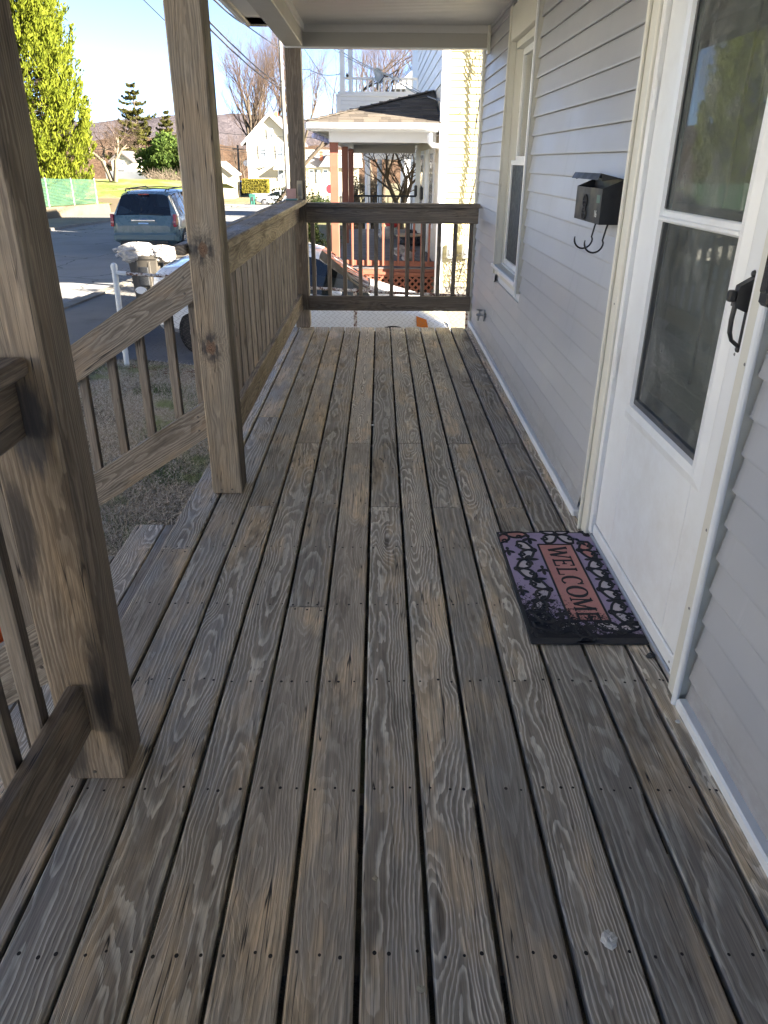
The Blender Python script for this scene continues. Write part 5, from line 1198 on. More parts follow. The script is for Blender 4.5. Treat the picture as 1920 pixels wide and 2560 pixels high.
mb = MB(); mb.prism([(-17.6, 3.10), (-13.9, 6.62), (-10.2, 3.10), (-10.2, 3.32), (-13.9, 6.86), (-17.6, 3.32)], 104.75, 116.4, axis='y'); mb.build('roof', plain('grey_far_roof', (.13, .12, .11), .9, .2), FH)
for s in (1, -1):
    mb = MB(); mb.prism([(-13.9, 6.46), (-13.9, 6.90), (-13.9-s*3.78, 3.29), (-13.9-s*3.78, 3.0)], 104.65, 104.74, axis='y'); mb.build('bargeboard', M['bluewhite'], FH)
win(FH, -15.42, -14.72, 1.75, 3.0, 105.15); win(FH, -13.2, -12.5, 1.75, 3.0, 105.15); win(FH, -14.22, -13.72, 4.05, 4.9, 105.15); win(FH, -13.12, -12.55, -.85, .32, 105.15)
MB().box(-17.0, -10.7, 105.10, 105.19, 3.35, 3.5).build('belt_course', M['bluewhite'], FH)
MB().cbox(-17.07, -16.9, 105.08, 105.19, zb, 3.3, .01).build('corner_board', M['bluewhite'], FH)
awn = MB()
for k in range(9):
    x = -13.62+k*.27; awn.add([(x, 105.15, .80), (x+.135, 105.15, .80), (x+.135, 104.15, .42), (x, 104.15, .42), (x, 104.15, .27), (x+.135, 104.15, .27)], [(0,3,2,1), (3,4,5,2)])
awn.build('awning', M['bluewhite'], FH)
aw2 = MB()
for k in range(9):
    x = -13.485+k*.27; aw2.add([(x, 105.15, .798), (x+.135, 105.15, .798), (x+.135, 104.15, .418), (x, 104.15, .418), (x, 104.15, .27), (x+.135, 104.15, .27)], [(0,3,2,1), (3,4,5,2)])
aw2.build('awning_stripes', plain('grey_stripe', (.42, .42, .40), .5, .05), FH)
MB().box(-13.75, -13.35, 108.5, 109.3, 6.2, 7.05).build('chimney', plain('red_brick_chimney', (.38, .12, .07), .9, .2), FH)
eg = MB(); eg.tube([(-15.9, 105.08, .62), (-15.5, 105.05, .52), (-15.3, 105.05, .42), (-15.1, 105.05, .52), (-14.7, 105.08, .62)], [.02, .05, .09, .05, .02], 6); eg.tube([(-15.3, 105.05, .45), (-15.3, 105.05, .30)], [.08, .03], 6); eg.build('wall_ornament', M['plastic'], FH)
for (x, h) in ((-14.05, 1.0), (-13.55, 1.25), (-13.0, 1.3)): MB().tube([(x, 103.2, zb), (x, 103.2, zb+h)], .025, 6).build('step_railing', M['plastic'], FH)
MB().tube([(-14.05, 103.2, zb+1.0), (-13.55, 103.2, zb+1.25), (-12.9, 103.2, zb+1.3)], .03, 6).build('step_railing', M['plastic'], FH)
MB().box(-13.3, -12, 103.6, 105.1, zb, zb+.75).build('steps', M['conc'], FH)
MB().lathe([(.02, 0), (.22, .04), (.35, .1), (.36, .09), (.02, .03)], 16, Matrix.Translation((-17.35, 105.6, 1.0)) @ Matrix.Rotation(math.radians(75), 4, 'X')).build('satellite_dish', plain('pale_dish', (.5, .5, .5), .5, .05), FH)
# low cream garage to its left
GA = thing('garage', 'low cream garage left of the gabled house', 'garage', (-21.5, 118, gz(112)))
mb = MB(); mb.prism([(-21.3, -3.2), (-18.2, -3.2), (-18.2, -.17), (-19.75, 1.0), (-21.3, -.17)], 99, 104.4, axis='y'); mb.build('wall', M['farcream'], GA)
mb = MB(); mb.prism([(-21.6, -.37), (-19.75, 1.05), (-17.9, -.37), (-17.9, -.22), (-19.75, 1.23), (-21.6, -.22)], 98.7, 104.6, axis='y'); mb.build('roof', plain('pale_roof', (.36, .34, .31), .9, .15), GA)
# yellow house with grey roof seen to the right of the corner post
YH = thing('grey_roofed_house', 'low yellow house with grey roof seen right of the corner post', 'house', (-8, 112, -2.5))
MB().box(-13, -3, 110, 117, -4, .62).build('wall', M['farcream'], YH)
mb = MB(); mb.add([(-13.5, 109.4, .55), (-2.5, 109.4, .55), (-2.5, 114, 2.75), (-13.5, 114, 2.75), (-13.5, 118, .55), (-2.5, 118, .55)], [(0,1,2,3), (3,2,5,4), (0,3,4), (1,5,2), (0,4,5,1)]); mb.build('roof', plain('grey_asphalt_roof', (.26, .255, .25), .9, .2, nscale=2), YH)
mb = MB(); mb.add([(-8.2, 109.2, .6), (-5.6, 109.2, .6), (-6.9, 109.2, 2.3), (-8.2, 113.8, .6), (-5.6, 113.8, .6), (-6.9, 113.8, 2.35)], [(0,1,2), (0,2,5,3), (1,4,5,2)]); mb.build('dormer', plain('dark_grey_roof', (.17, .17, .175), .9, .2), YH)
MB().box(-8.2, -7.75, 111, 111.5, 1.4, 2.6).build('chimney', plain('brick_chimney', (.36, .12, .07), .9, .2), YH)
win(YH, -9.5, -9.05, -.65, .2, 109.95); win(YH, -7.6, -7.1, -.55, .2, 109.95)
MB().box(-8.55, -8.05, 109.93, 110, -1.4, .22).build('door', plain('blue_white_door', (.5, .6, .72), .5, .05), YH); MB().box(-8.75, -8.55, 109.92, 110, -1.4, .3).build('shutter', M['plastic'], YH)
MB().box(-10.4, -9.7, 104, 108, -3.5, -.8).build('shed_wall', plain('bluish_wall', (.35, .44, .46), .7, .05), YH)
wf = thing('picket_fence', 'weathered white picket fence far behind the salmon post', 'fence', (-4.2, 62, -2.2))
for k in range(14): MB().prism([(-4.75+k*.14, -2.6), (-4.66+k*.14, -2.6), (-4.66+k*.14, -.85), (-4.705+k*.14, -.75), (-4.75+k*.14, -.85)], 62, 62.03, axis='y').build('picket', plain('weathered_white', (.5, .47, .42), .8, .15), wf)
MB().box(-4.8, -2.8, 62.031, 62.07, -1.2, -1.1).build('rail', plain('weathered_rail', (.42, .40, .36), .8, .15), wf)
sgn = thing('road_sign', 'red and white road sign half hidden by the salmon post', 'sign', (-2.48, 41, gz(41)))
Ms = Matrix.Translation((-2.52, 41, .10)) @ Matrix.Rotation(math.pi/2, 4, 'X')
MB().lathe([(.26, 0), (.26, .01)], 8, Ms @ Matrix.Rotation(math.pi/8, 4, 'Z')).build('plate', plain('white_sign', (.7, .68, .66), .5, .04), sgn)
MB().lathe([(.235, .0105), (.235, .012)], 8, Ms @ Matrix.Rotation(math.pi/8, 4, 'Z')).build('red_face', plain('red_sign', (.50, .02, .03), .5, .04), sgn)
MB().tube([(-2.52, 41.02, gz(41)), (-2.52, 41.02, .3)], .025, 8).build('pole', M['alloy'], sgn)

# ================================================================== vegetation
def foliage(name, a, b, c, sc=3.0, trans=.35):
    t = NT(name); p = t.geo(); n = t.noise(p, sc, 3, .6); n2 = t.noise(p, sc*7, 2, .6)
    col = t.mix(t.map(n, .35, .65), a, b); col = t.mix(t.map(n2, .5, .75, 0, .7), col, c)
    d = t.n('BsdfDiffuse', {0: col}); tr = t.n('BsdfTranslucent', {0: col}); s = t.n('MixShader', {0: trans, 1: d, 2: tr})
    t.t.links.new(s, t.out.inputs[0]); return t.m
def bark(name, a, b):
    t = NT(name); p = t.geo(); n = t.noise(t.scale(p, (6, 6, 1.5)), 1, 5, .7); return t.bsdf(t.mix(n, a, b), .95, spec=.1, bump=n, bstr=.6, bdist=.03)
M['bark'] = bark('grey_brown_bark', (.045, .036, .027), (.11, .09, .066)); M['twig'] = bark('twig_bark', (.06, .042, .033), (.12, .088, .068)); M['palebark'] = bark('pale_bark', (.12, .095, .07), (.22, .18, .135))
def segs_obj(name, segs, mat, parent, n=3):
    P0 = np.array([s[0] for s in segs]); P1 = np.array([s[1] for s in segs]); R0 = np.array([s[2] for s in segs]); R1 = np.array([s[3] for s in segs])
    D = P1-P0; D /= np.linalg.norm(D, axis=1)[:, None]+1e-9
    ref = np.where(np.abs(D[:, 2:3]) > .9, np.array([[1., 0, 0]]), np.array([[0, 0, 1.]])); U = np.cross(D, ref); U /= np.linalg.norm(U, axis=1)[:, None]; Wv = np.cross(D, U)
    V = []; 
    for e, (P, R) in enumerate(((P0, R0), (P1, R1))):
        for k in range(n):
            a = 2*np.pi*k/n; V.append(P+(U*np.cos(a)+Wv*np.sin(a))*R[:, None])
    V = np.stack(V, 1).reshape(-1, 3); m = len(segs); b = np.arange(m)*2*n; Fq = []
    for k in range(n):
        j = (k+1) % n; Fq.append(np.stack([b+k, b+j, b+n+j, b+n+k], 1))
    return np_obj(name, V, np.concatenate(Fq), mat, parent, smooth=True)
def bare_tree(name, label, base, h, spread, seed, trunk_r, depth=6, stems=1, first=.3, up=.25, mat='bark', twig='twig', group=None, tips=3, leanv=(0, 0)):
    rg = random.Random(seed); t = thing(name, label, 'tree', base, group); thick, thin = [], []
    def grow(p, d, L, r, lv):
        segn = 3 if lv < 3 else 2; q = Vector(p); dd = Vector(d)
        for i in range(segn):
            dd = (dd+Vector((rg.gauss(0, .10), rg.gauss(0, .10), rg.gauss(up*.22, .06)))).normalized(); e = q+dd*(L/segn); r1 = r*(1-.28/segn*(i+1)) if lv else r*(1-.12*(i+1)/segn)
            (thick if lv < 3 else thin).append((tuple(q), tuple(e), r*(1-.28/segn*i), r1)); q = e
            if lv and i < segn-1 and lv < depth and rg.random() < .75:
                s = dd.orthogonal().normalized(); s = Matrix.Rotation(rg.uniform(0, 6.28), 3, dd) @ s; grow(q, (dd*.75+s*spread).normalized(), L*rg.uniform(.5, .72), r1*.55, lv+1)
        if lv < depth:
            n = rg.choice((2, 3)) if lv < depth-1 else tips
            for k in range(n):
                s = dd.orthogonal().normalized(); s = Matrix.Rotation(rg.uniform(0, 6.28), 3, dd) @ s; grow(q, (dd+s*spread*rg.uniform(.55, 1.15)).normalized(), L*rg.uniform(.60, .84), r1*.68, lv+1)
    for k in range(stems):
        a = 6.28*k/stems+rg.uniform(-.3, .3); ln = .0 if stems == 1 else .28
        grow(Vector(base)+Vector((.15*math.cos(a)*(stems > 1), .15*math.sin(a)*(stems > 1), -.1)), Vector((ln*math.cos(a)+leanv[0], ln*math.sin(a)+leanv[1], 1)).normalized(), h*first, trunk_r*(1 if stems == 1 else .7), 0)
    segs_obj('trunk', thick, M[mat], t, 7); segs_obj('crown', thin, M[twig], t, 3); return t
def leaf_quads(P, size, rng, flat=None, aspect=.39, axis=None):
    n = len(P); a = rng.normal(size=(n, 3)); a /= np.linalg.norm(a, axis=1)[:, None]
    if flat is not None: a = a*.6+flat; a /= np.linalg.norm(a, axis=1)[:, None]
    b = np.cross(a, rng.normal(size=(n, 3))); b /= np.linalg.norm(b, axis=1)[:, None]; c = np.cross(a, b)
    if axis is not None:
        b = axis+rng.normal(size=(n, 3))*.35; b /= np.linalg.norm(b, axis=1)[:, None]; c = np.cross(a, b); c /= np.linalg.norm(c, axis=1)[:, None]+1e-9
    s = size*rng.uniform(.4, 1.3, n)[:, None]; V = np.stack([P-b*s*.9, P+c*s*.9*aspect+b*s*.2, P+b*s*.9, P-c*s*.9*aspect+b*s*.2], 1).reshape(-1, 3); i = np.arange(n)*4
    return V, np.stack([i, i+1, i+2, i+3], 1)
def arborvitae(name, label, base, h, rfun, n, size, mat, seed, group=None, core=True):
    rg = np.random.default_rng(seed); t = thing(name, label, 'tree', base, group)
    # clumps: upright sprays on the surface of the crown
    nc = n//90; u = rg.uniform(0, 1, nc)**.9; th = rg.uniform(0, 2*np.pi, nc); R = np.array([rfun(x) for x in u])
    R = R*rg.uniform(.50, 1.0, nc)*(1+.10*np.sin(3*th+u*9)); C = np.stack([base[0]+R*np.cos(th), base[1]+R*np.sin(th), base[2]+u*h], 1)
    k = rg.integers(0, nc, n); cs = rg.uniform(.55, 1.15, nc)*h/13                       # flat feathery sprays that sweep up and out
    w1 = rg.uniform(0, 1, n); lat = rg.normal(size=n)*.30*(1.05-w1)*cs[k]; dep = rg.normal(size=n)*.10*cs[k]
    rad = np.stack([np.cos(th[k]), np.sin(th[k]), 0*th[k]], 1); tan_ = np.stack([-np.sin(th[k]), np.cos(th[k]), 0*th[k]], 1); ax = rad*.45+np.array([[0, 0, 1.]]); ax /= np.linalg.norm(ax, axis=1)[:, None]
    P = C[k]+ax*((w1-.35)*1.25*cs[k])[:, None]+tan_*lat[:, None]+rad*dep[:, None]
    V, Fq = leaf_quads(P, size, rg, flat=rad*.5, aspect=.30, axis=ax+tan_*(lat*1.2/cs[k])[:, None]); np_obj('crown', V, Fq, mat, t)
    mb = MB(); mb.tube([(base[0], base[1], base[2]-.2), (base[0], base[1], base[2]+h*.9)], [.22, .03], 8); mb.build('trunk', M['bark'], t)
    if core:
        seg = []
        for j in range(0, nc): seg.append(((base[0], base[1], base[2]+max(.1, u[j]*h-.6)), tuple(C[j]), .035, .01))
        segs_obj('branches', seg, M['bark'], t, 3)
    return t
fy = foliage('sunny_arborvitae', (.10, .125, .014), (.17, .19, .022), (.05, .072, .011), 2.0)
arborvitae('arborvitae', 'tall yellow green arborvitae behind the green mesh fence across the street', (-21.6, 48.5, -.7), 15.2, lambda u: float(np.interp(u, [0, .1, .39, .5, .65, 1], [3.3, 4.0, 4.8, 4.4, 3.7, .2])), 125000, .165, fy, 3)
def spruce(name, label, base, h, r0, mat, seed, n=14000, group=None, size=.22):
    rg = np.random.default_rng(seed); t = thing(name, label, 'tree', base, group); P = []; seg = []
    nw = 15
    for wl in range(nw):
        u = (wl+rg.uniform(-.2, .2))/nw; u = min(max(u, 0), .98)
        for b_ in range(7 if u < .7 else 5):
            z = h*(.08+.90*u)+rg.uniform(-.12, .12)*h/nw; L = r0*(1-u)**.85*rg.uniform(.6, 1.12)+.12; a = rg.uniform(0, 2*np.pi); m = int(n/(nw*6.5)*(.35+1.3*(1-u)))
            s_ = rg.uniform(.08, 1, m)**.8; lat = rg.normal(size=m)*.16*L*(1.05-s_*.8); dz = -.16*L*s_+.34*L*s_**3-np.abs(rg.normal(size=m))*.10*(L*.3+.5)
            P.append(np.stack([base[0]+np.cos(a)*L*s_-np.sin(a)*lat, base[1]+np.sin(a)*L*s_+np.cos(a)*lat, base[2]+z+dz], 1))
            seg.append(((base[0], base[1], base[2]+z), (base[0]+np.cos(a)*L, base[1]+np.sin(a)*L, base[2]+z+.16*L), .05, .012))
    P = np.concatenate(P); V, Fq = leaf_quads(P, size, rg); np_obj('crown', V, Fq, mat, t); segs_obj('branches', seg, M['bark'], t, 3)
    MB().tube([(base[0], base[1], base[2]-.3), (base[0], base[1], base[2]+h)], [h*.018+.06, .02], 8).build('trunk', M['bark'], t); return t
fs_ = foliage('spruce_needles', (.055, .058, .016), (.10, .095, .026), (.03, .036, .012), 1.2); fp = foliage('pine_needles', (.06, .10, .025), (.12, .17, .04), (.035, .05, .02), 1.2)
spruce('spruce', 'tall dark spruce standing above the round bare tree', (-26.4, 90, -.6), 9.9, 4.2, fs_, 5, 26000, size=.17)
spruce('conifer', 'smaller loose conifer right of the tall spruce', (-23.2, 90, -.6), 7.2, 2.6, fs_, 6, 13000, size=.17)
def bush(name, label, c, s, n, size, mat, seed, cat='bush', group=None, box=False, core=None):
    rg = np.random.default_rng(seed); t = thing(name, label, cat, (c[0], c[1], c[2]-s[2]), group)
    if box:
        P = rg.uniform(-1, 1, (n, 3)); ax = rg.integers(0, 3, n); sg_ = rg.choice([-1, 1], n); P[np.arange(n), ax] = sg_*rg.uniform(.86, 1.03, n)
    else:
        d = rg.normal(size=(n, 3)); d /= np.linalg.norm(d, axis=1)[:, None]; lump = 1+.16*np.sin(d[:, 0]*7+seed)+.14*np.sin(d[:, 2]*9+d[:, 1]*6); P = d*(rg.uniform(.55, 1.05, n)**.6*lump)[:, None]
    P = P*np.array(s)+np.array(c); P[:, 2] = np.maximum(P[:, 2], c[2]-s[2]); V, Fq = leaf_quads(P, size, rg); np_obj('foliage', V, Fq, mat, t)
    seg = [((c[0]+rg.uniform(-.2, .2)*s[0], c[1], c[2]-s[2]), (c[0]+rg.uniform(-.7, .7)*s[0], c[1]+rg.uniform(-.7, .7)*s[1], c[2]+rg.uniform(-.2, .7)*s[2]), .03*s[2]+.01, .01) for _ in range(24)]
    segs_obj('stems', seg, M['bark'], t, 4)
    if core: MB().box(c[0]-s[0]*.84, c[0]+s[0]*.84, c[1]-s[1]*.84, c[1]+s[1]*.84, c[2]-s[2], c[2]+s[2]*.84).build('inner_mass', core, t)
    return t
fh = foliage('hedge_leaves', (.17, .155, .03), (.26, .225, .045), (.10, .10, .025), 3)
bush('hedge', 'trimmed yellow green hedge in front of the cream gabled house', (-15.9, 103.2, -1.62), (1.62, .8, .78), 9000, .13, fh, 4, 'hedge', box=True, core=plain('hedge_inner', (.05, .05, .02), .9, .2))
bush('pine_shrub', 'broad green pine shrub on the lawn right of the bare tree', (-17.8, 70, 1.2), (2.6, 2.2, 1.9), 12000, .22, fp, 9)
bush('dark_bush', 'dark green and reddish bush behind the white sedan', (-1.38, 13.05, -.10), (.50, .45, 1.02), 12000, .035, foliage('dark_bush_leaves', (.008, .013, .005), (.016, .022, .007), (.02, .008, .008), 2.5), 12)
bush('evergreen_shrub', 'small rounded dark evergreen left of the salmon post', (-3.15, 41, -1.0), (.62, .6, .85), 4000, .06, foliage('evergreen_leaves', (.03, .05, .02), (.06, .08, .03), (.02, .03, .015), 3), 15)
bush('yellow_shrub', 'small yellow green shrub beside the rounded evergreen', (-2.55, 41.5, -1.15), (.45, .5, .6), 2600, .06, fh, 16)
bush('twig_hedge', 'brown twiggy hedge beside the white house behind the porch', (-.55, 34, -.35), (.85, .6, 1.1), 7000, .07, foliage('dead_hedge', (.19, .13, .075), (.30, .22, .14), (.12, .09, .05), 3), 17)
bush('green_slope_shrub', 'low green shrub at the foot of the green mesh fence', (-19.3, 45.0, -.55), (1.0, 2.2, .55), 6000, .10, fy, 21)
# brambles under the pine shrub
rg = random.Random(5); sg2 = []
for _ in range(420):
    b = Vector((rg.uniform(-18.6, -13.6), rg.uniform(64, 68), -.35)); p = b; d = Vector((rg.gauss(0, .5), rg.gauss(0, .3), 1)).normalized()
    for k in range(4):
        q = p+d*rg.uniform(.18, .42); sg2.append((tuple(p), tuple(q), .018-.003*k, .015-.003*k)); p = q; d = (d+Vector((rg.gauss(0, .35), rg.gauss(0, .3), rg.gauss(-.18, .2)))).normalized()
br = thing('brambles', 'tangle of bare brown brambles below the pine shrub', 'brambles', (-16, 66, -.4)); segs_obj('stems', sg2, M['palebark'], br, 3)
bare_tree('bare_tree', 'round crowned bare tree with pale forked trunk on the lawn', (-19.8, 60, .0), 7.2, .66, 21, .26, 7, 2, .20, .12, 'palebark', 'twig', tips=3)
bare_tree('bare_tree', 'huge bare tree rising behind the gabled house on its left', (-19.0, 121, -3), 23, .46, 33, .62, 7, 3, .27, .6, 'bark', 'twig', tips=3)
bare_tree('bare_tree', 'bare tree behind the red chimney of the gabled house', (-13.0, 128, -3), 23, .40, 41, .5, 7, 2, .30, .6, 'bark', 'twig', tips=3)
bare_tree('bare_tree', 'thin leaning bare tree between corner post and balcony', (-6.7, 46, -1.6), 11.5, .34, 52, .12, 6, 1, .44, .2, 'bark', 'twig', tips=2, leanv=(.60, 0))
bare_tree('bare_tree', 'bare reddish tree crown behind the balcony, its left half', (-.1, 60, -2), 15, .50, 63, .3, 7, 2, .26, .5, 'bark', 'twig', tips=3)
bare_tree('bare_tree', 'bare reddish tree crown behind the balcony, next to the far gable', (2.6, 64, -2), 16, .50, 64, .3, 7, 2, .26, .5, 'bark', 'twig', tips=3)
bare_tree('bare_tree', 'dark gnarled bare tree framed by the far end of the salmon porch', (.80, 24.2, -1.3), 2.5, .8, 71, .13, 5, 1, .56, .1, 'bark', 'bark', tips=2, leanv=(-.14, 0))
for k, (x, y, h) in enumerate(((-36, 150, 13), (-30, 165, 14), (-24.5, 150, 12), (-22.5, 175, 14), (-9, 160, 13), (-5, 150, 12), (-40, 120, 10))):
    bare_tree('bare_tree', ['hazy bare tree at the far left behind the arborvitae', 'hazy bare tree behind the tall spruce', 'hazy bare tree right of the conifers', 'russet bare tree above the low garage', 'hazy bare tree behind the corner post', 'hazy bare tree above the grey roofed house', 'bare tree far left behind the white shed'][k], (x, y, gz(y)), h, .55, 80+k, .25, 6, 2, .24, .4, 'bark', 'twig', 'distant bare trees', tips=3)

# ---- far side of the street: retaining wall, mesh fence, lawn, shed
RW = thing('retaining_wall', 'low tan concrete retaining wall along the far sidewalk', 'wall', (-17.2, 40, -1.4))
yy = [14, 24, 34, 42, 50]
for a, b in zip(yy[:-1], yy[1:]):
    mb = MB(); V = [(x, y, z) for y in (a, b-.02) for (x, z) in ((-17.3, gz(y)-.2), (-16.92, gz(y)-.2), (-16.98, gz(y)+.64), (-17.3, gz(y)+.64))]
    mb.add(V, [(0,1,2,3), (4,7,6,5), (1,5,6,2), (2,6,7,3), (0,3,7,4)]); mb.build('wall_section', M['stone'], RW)
R3 = thing('retaining_wall', 'tan stone retaining wall holding the lawn behind the minivan', 'wall', (-14.5, 54, -1.6))
for k in range(3):
    y0 = 51.4; x0 = -18.2+k*1.5; MB().cbox(x0, x0+1.48, y0+k*.5, y0+.4+k*.5, gz(52)-.3, gz(52)+.95-.05*k, .03).build('wall_section', M['stone'], R3)
lm_ = NT('spring_lawn'); _p = lm_.geo(); _n = lm_.noise(_p, .5, 5, .65); _n2 = lm_.noise(_p, 12, 3, .7)
M['lawn'] = lm_.bsdf(lm_.mix(lm_.map(_n, .45, .65), lm_.mix(_n2, (.11, .15, .03), (.17, .21, .05)), (.27, .22, .11)), .95, spec=.1, bump=_n2, bstr=.8, bdist=.04)
def lawn_z(x, y): return float(np.interp(y, [51.9, 62, 72, 90], [-.95, .02, -.35, -2.2]))-.06*max(0, (x+17))
sheet('raised_lawn', [-60, -30, -22, -19, -17.2, -15.5, -13.7], [51.9, 55, 58, 62, 66, 72, 78], lawn_z, M['lawn'], kind='structure')
sheet('bank', [-60, -30, -22, -17.25], [14, 24, 34, 42, 51.8], lambda x, y: gz(y)+.60+.10*min(6, max(0, -17.25-x)), M['lawn'], kind='structure')
GF = thing('mesh_fence', 'green mesh covered fence on posts above the retaining wall', 'fence', (-17.4, 44, -.9))
for y in (20, 28, 35, 38.5, 42, 45.5, 49.2): MB().tube([(-17.45, y, gz(y)+.4), (-17.45, y, gz(y)+2.05)], .035 if y < 49 else .05, 8).build('fence_post', plain('galvanised_post', (.42, .42, .40), .5, .1, .4), GF)
def net_mat():
    t = NT('green_windbreak_net'); p = t.geo(); s = t.n('SeparateXYZ', {0: p}, out=None)
    w1 = t.math('FRACT', t.math('MULTIPLY', s.outputs[1], 14)); w2 = t.math('FRACT', t.math('MULTIPLY', s.outputs[2], 14))
    hole = t.math('MULTIPLY', t.map(w1, .40, .44), t.map(w2, .40, .44)); n = t.noise(p, 1.2, 4, .6)
    d = t.n('BsdfDiffuse', {0: t.mix(n, (.03, .075, .05), (.065, .12, .08))}); tr = t.n('BsdfTransparent'); s2 = t.n('MixShader', {0: hole, 1: d, 2: tr}); t.t.links.new(s2, t.out.inputs[0]); return t.m
mb = MB(); yy = [20, 28, 35, 38.5, 42, 45.5, 49.2]
for a, b in zip(yy[:-1], yy[1:]): mb.add([(-17.45, a, gz(a)+.66), (-17.45, b, gz(b)+.66), (-17.42, b, gz(b)+2.0), (-17.42, a, gz(a)+2.0)], [(0,1,2,3)])
mb.build('net', net_mat(), GF)
SH = thing('garden_shed', 'small white shed with arched window behind the round bare tree', 'shed', (-21.5, 80, -.8))
mb = MB(); mb.prism([(-26.4, -2.5), (-24.4, -2.5), (-24.4, 1.2), (-25.4, 1.95), (-26.4, 1.2)], 80, 84, axis='y'); mb.build('wall', M['farcream'], SH)
mb = MB(); mb.prism([(-26.6, 1.10), (-25.4, 2.0), (-24.2, 1.10), (-24.2, 1.22), (-25.4, 2.14), (-26.6, 1.22)], 79.7, 84.3, axis='y'); mb.build('roof', plain('shed_roof', (.10, .09, .085), .9, .1), SH)
win(SH, -25.6, -25.2, .55, 1.1, 79.95)
MB().box(-26.6, -22.5, 78.5, 79.9, -2.5, .32).build('grey_lean_to', plain('grey_shed', (.13, .14, .15), .8, .1), SH)

# ================================================================== pole, wires
PO = thing('light_pole', 'slender pale street pole just left of the corner post', 'pole', (-5.15, 45, gz(45)))
MB().tube([(-5.15, 45, gz(45)), (-5.22, 45, 9.5)], [.12, .085], 14).build('shaft', plain('weathered_pole', (.20, .185, .16), .7, .1), PO)
MB().tube([(-5.2, 44.95, 5.2), (-5.15, 44.7, 5.15)], .02, 6).build('bracket', M['plastic'], PO)
U2 = thing('utility_pole', 'distant brown utility pole left of the gabled house', 'pole', (-20.1, 116, -3)); MB().tube([(-20.2, 116, -3), (-20.1, 116, 3.3)], .14, 8).build('shaft', M['palebark'], U2); MB().cbox(-20.9, -19.3, 115.9, 116, 2.7, 2.85, .02).build('crossarm', M['palebark'], U2)
mwi = plain('black_cable', (.03, .03, .032), .5, .1); mwi2 = plain('pale_cable', (.30, .30, .29), .5, .1)
def cable(label, pts, r, sag=0.0, mat=mwi):
    P = [Vector(p) for p in pts]; out = []
    for a, b in zip(P[:-1], P[1:]):
        for k in range(9):
            t = k/8; q = a.lerp(b, t); q.z -= sag*4*t*(1-t); out.append(q)
    MB().tube(out, r, 5).build('overhead_cable', mat, label=label, cat='cable', group='overhead cables')
cable('thick overhead cable running from the street pole towards the porch roof, lower one', [(-1.6, 4, 2.72), (-5.2, 45, 4.95)], .014, .25)
cable('thick overhead cable running from the street pole towards the porch roof, upper one', [(-1.6, 4, 2.76), (-5.2, 45, 5.05)], .014, .20)
cable('twisted overhead cable reaching the porch eave from the street pole top', [(-1.75, 7, 2.95), (-2.26, 12, 3.38), (-3.12, 20, 4.23), (-5.2, 45, 6.7)], .016, .03)
cable('single overhead cable crossing the sky at upper left', [(-3.9, 10, 3.6), (-5.36, 20, 4.67), (-5.98, 24, 4.91), (-9, 45, 6.0)], .014, .0)
cable('thin cable falling steeply across the leaning bare tree, upper one', [(-2.9, 30, 5.3), (-1.3, 30, 3.3)], .008, .1)
cable('thin cable falling steeply across the leaning bare tree, lower one', [(-5.2, 45, 6.0), (-2.66, 32, 4.5), (-1.2, 25.4, 3.75)], .010, .1)
cable('pale service cable slanting down to the yellow wall, upper one', [(-1.75, 28, 4.9), (.15, 20, 3.26), (1.06, 13.18, 2.25)], .010, .06, mwi2)
cable('pale service cable slanting down to the yellow wall, middle one', [(-1.70, 28, 4.8), (.25, 20, 3.22), (1.30, 13.18, 2.12)], .010, .08, mwi2)
cable('pale service cable slanting down to the yellow wall, lower one', [(-1.2, 28, 4.6), (.42, 20, 3.19), (1.62, 13.18, 2.02)], .008, .06, mwi2)
for k, (za, zb_) in enumerate(((2.0, 2.35), (1.7, 2.0), (3.5, 4.0))):
    cable(['long horizontal cable across the far cream house, top one', 'long horizontal cable across the far cream house, middle one', 'long horizontal cable across the far hills, highest one'][k], [(-60, 100, za+1.2), (-20.1, 100, za+.9), (-3, 96, zb_)], .03, .3)

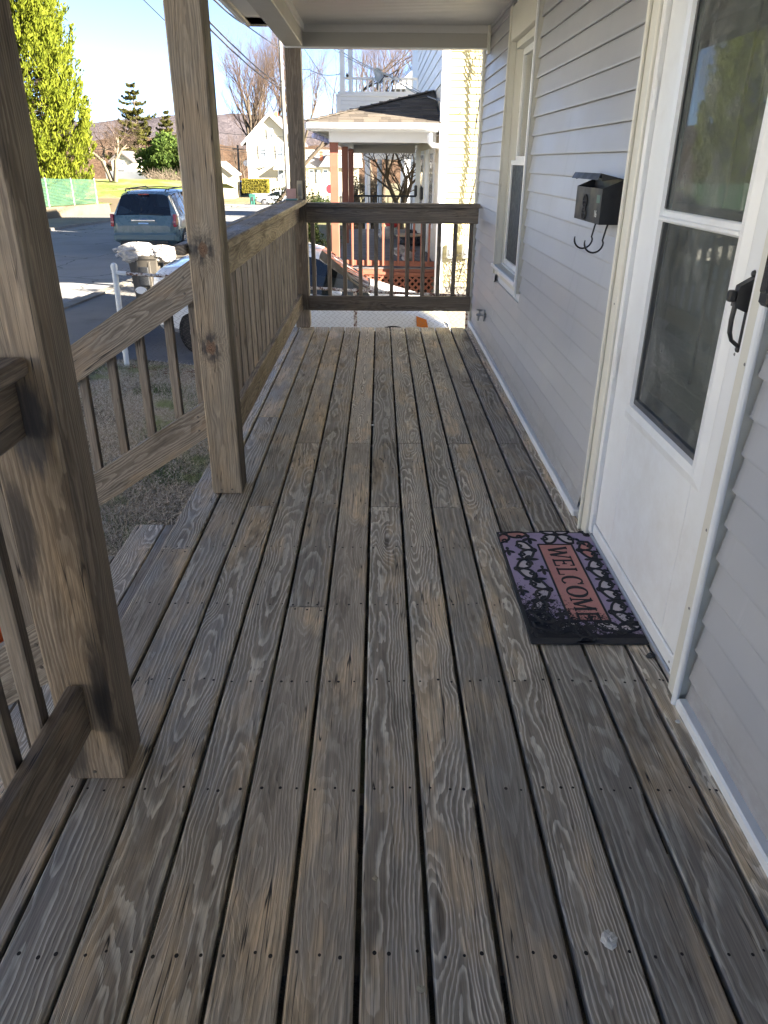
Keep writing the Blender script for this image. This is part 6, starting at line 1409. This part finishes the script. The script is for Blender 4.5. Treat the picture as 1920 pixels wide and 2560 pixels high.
# ================================================================== the other side of the street, reflected in the door glass
def street_house(label, y0, y1, x, h, wallm, roofc, seed):
    rg = random.Random(seed); zb = gz(0)+.3; t = thing('street_house', label, 'house', (x-4, (y0+y1)/2, zb)); ym = (y0+y1)/2
    mb = MB(); mb.prism([(y0, zb-.6), (y1, zb-.6), (y1, zb+h), (ym, zb+h+2.6), (y0, zb+h)], x-9, x, axis='x'); mb.build('wall', wallm, t)
    mb = MB(); mb.prism([(y0-.5, zb+h-.35), (ym, zb+h+2.75), (y1+.5, zb+h-.35), (y1+.5, zb+h-.15), (ym, zb+h+3.0), (y0-.5, zb+h-.15)], x-9.3, x+.4, axis='x'); mb.build('roof', roofc, t)
    for zz in (zb+1.0, zb+3.9):
        for k in range(3):
            yc = y0+(y1-y0)*(.2+.3*k)
            if k == 1 and zz < zb+2: continue
            f = MB()
            for (a, b, c, d) in ((yc-.62, yc-.5, zz-.1, zz+1.5), (yc+.5, yc+.62, zz-.1, zz+1.5), (yc-.5, yc+.5, zz+1.4, zz+1.5), (yc-.5, yc+.5, zz-.1, zz)): f.box(x-.02, x+.06, a, b, c, d)
            f = f.build('window', M['bluewhite'], t); MB().box(x-.01, x+.02, yc-.5, yc+.5, zz, zz+1.4).build('pane', M['fglass'], f)
    MB().box(x-.01, x+.05, ym-.5, ym+.5, zb, zb+2.1).build('door', plain('painted_door', (.25, .08, .06), .4, .1), t)
    MB().box(x, x+2.0, ym-2.2, ym+2.2, zb+2.5, zb+2.75).build('porch_roof', roofc, t); MB().box(x, x+1.9, ym-2.1, ym+2.1, zb-.6, zb).build('porch_floor', M['conc'], t)
    for yy_ in (ym-2.0, ym+1.9): MB().box(x+1.75, x+1.88, yy_, yy_+.13, zb, zb+2.5).build('porch_post', M['bluewhite'], t)
rgr = plain('brown_roof', (.09, .075, .065), .9, .2)
whs = far_siding('white_far_siding', (.74, .74, .72)); pys = far_siding('pale_yellow_far_siding', (.70, .64, .46))
street_house('white gabled house across the street, opposite the porch steps', -3, 6, -23, 6.2, whs, rgr, 1)
street_house('pale yellow gabled house across the street, behind the photographer', -16, -7, -23.5, 6.0, pys, rgr, 2)
street_house('cream gabled house across the street, nearest the arborvitae', 11, 20, -24, 6.0, M['farcream'], rgr, 3)
street_house('white gabled house across the street, furthest behind the photographer', -30, -20, -23, 6.2, whs, rgr, 4)
fy2 = foliage('olive_evergreen', (.10, .12, .02), (.18, .19, .035), (.05, .07, .015), 2.0)
arborvitae('arborvitae', 'olive evergreen tree in front of the houses across the street', (-19.5, 8.6, -.8), 9.0, lambda u: 2.0*(1-u)**.7+.05, 16000, .22, fy2, 31, core=False)
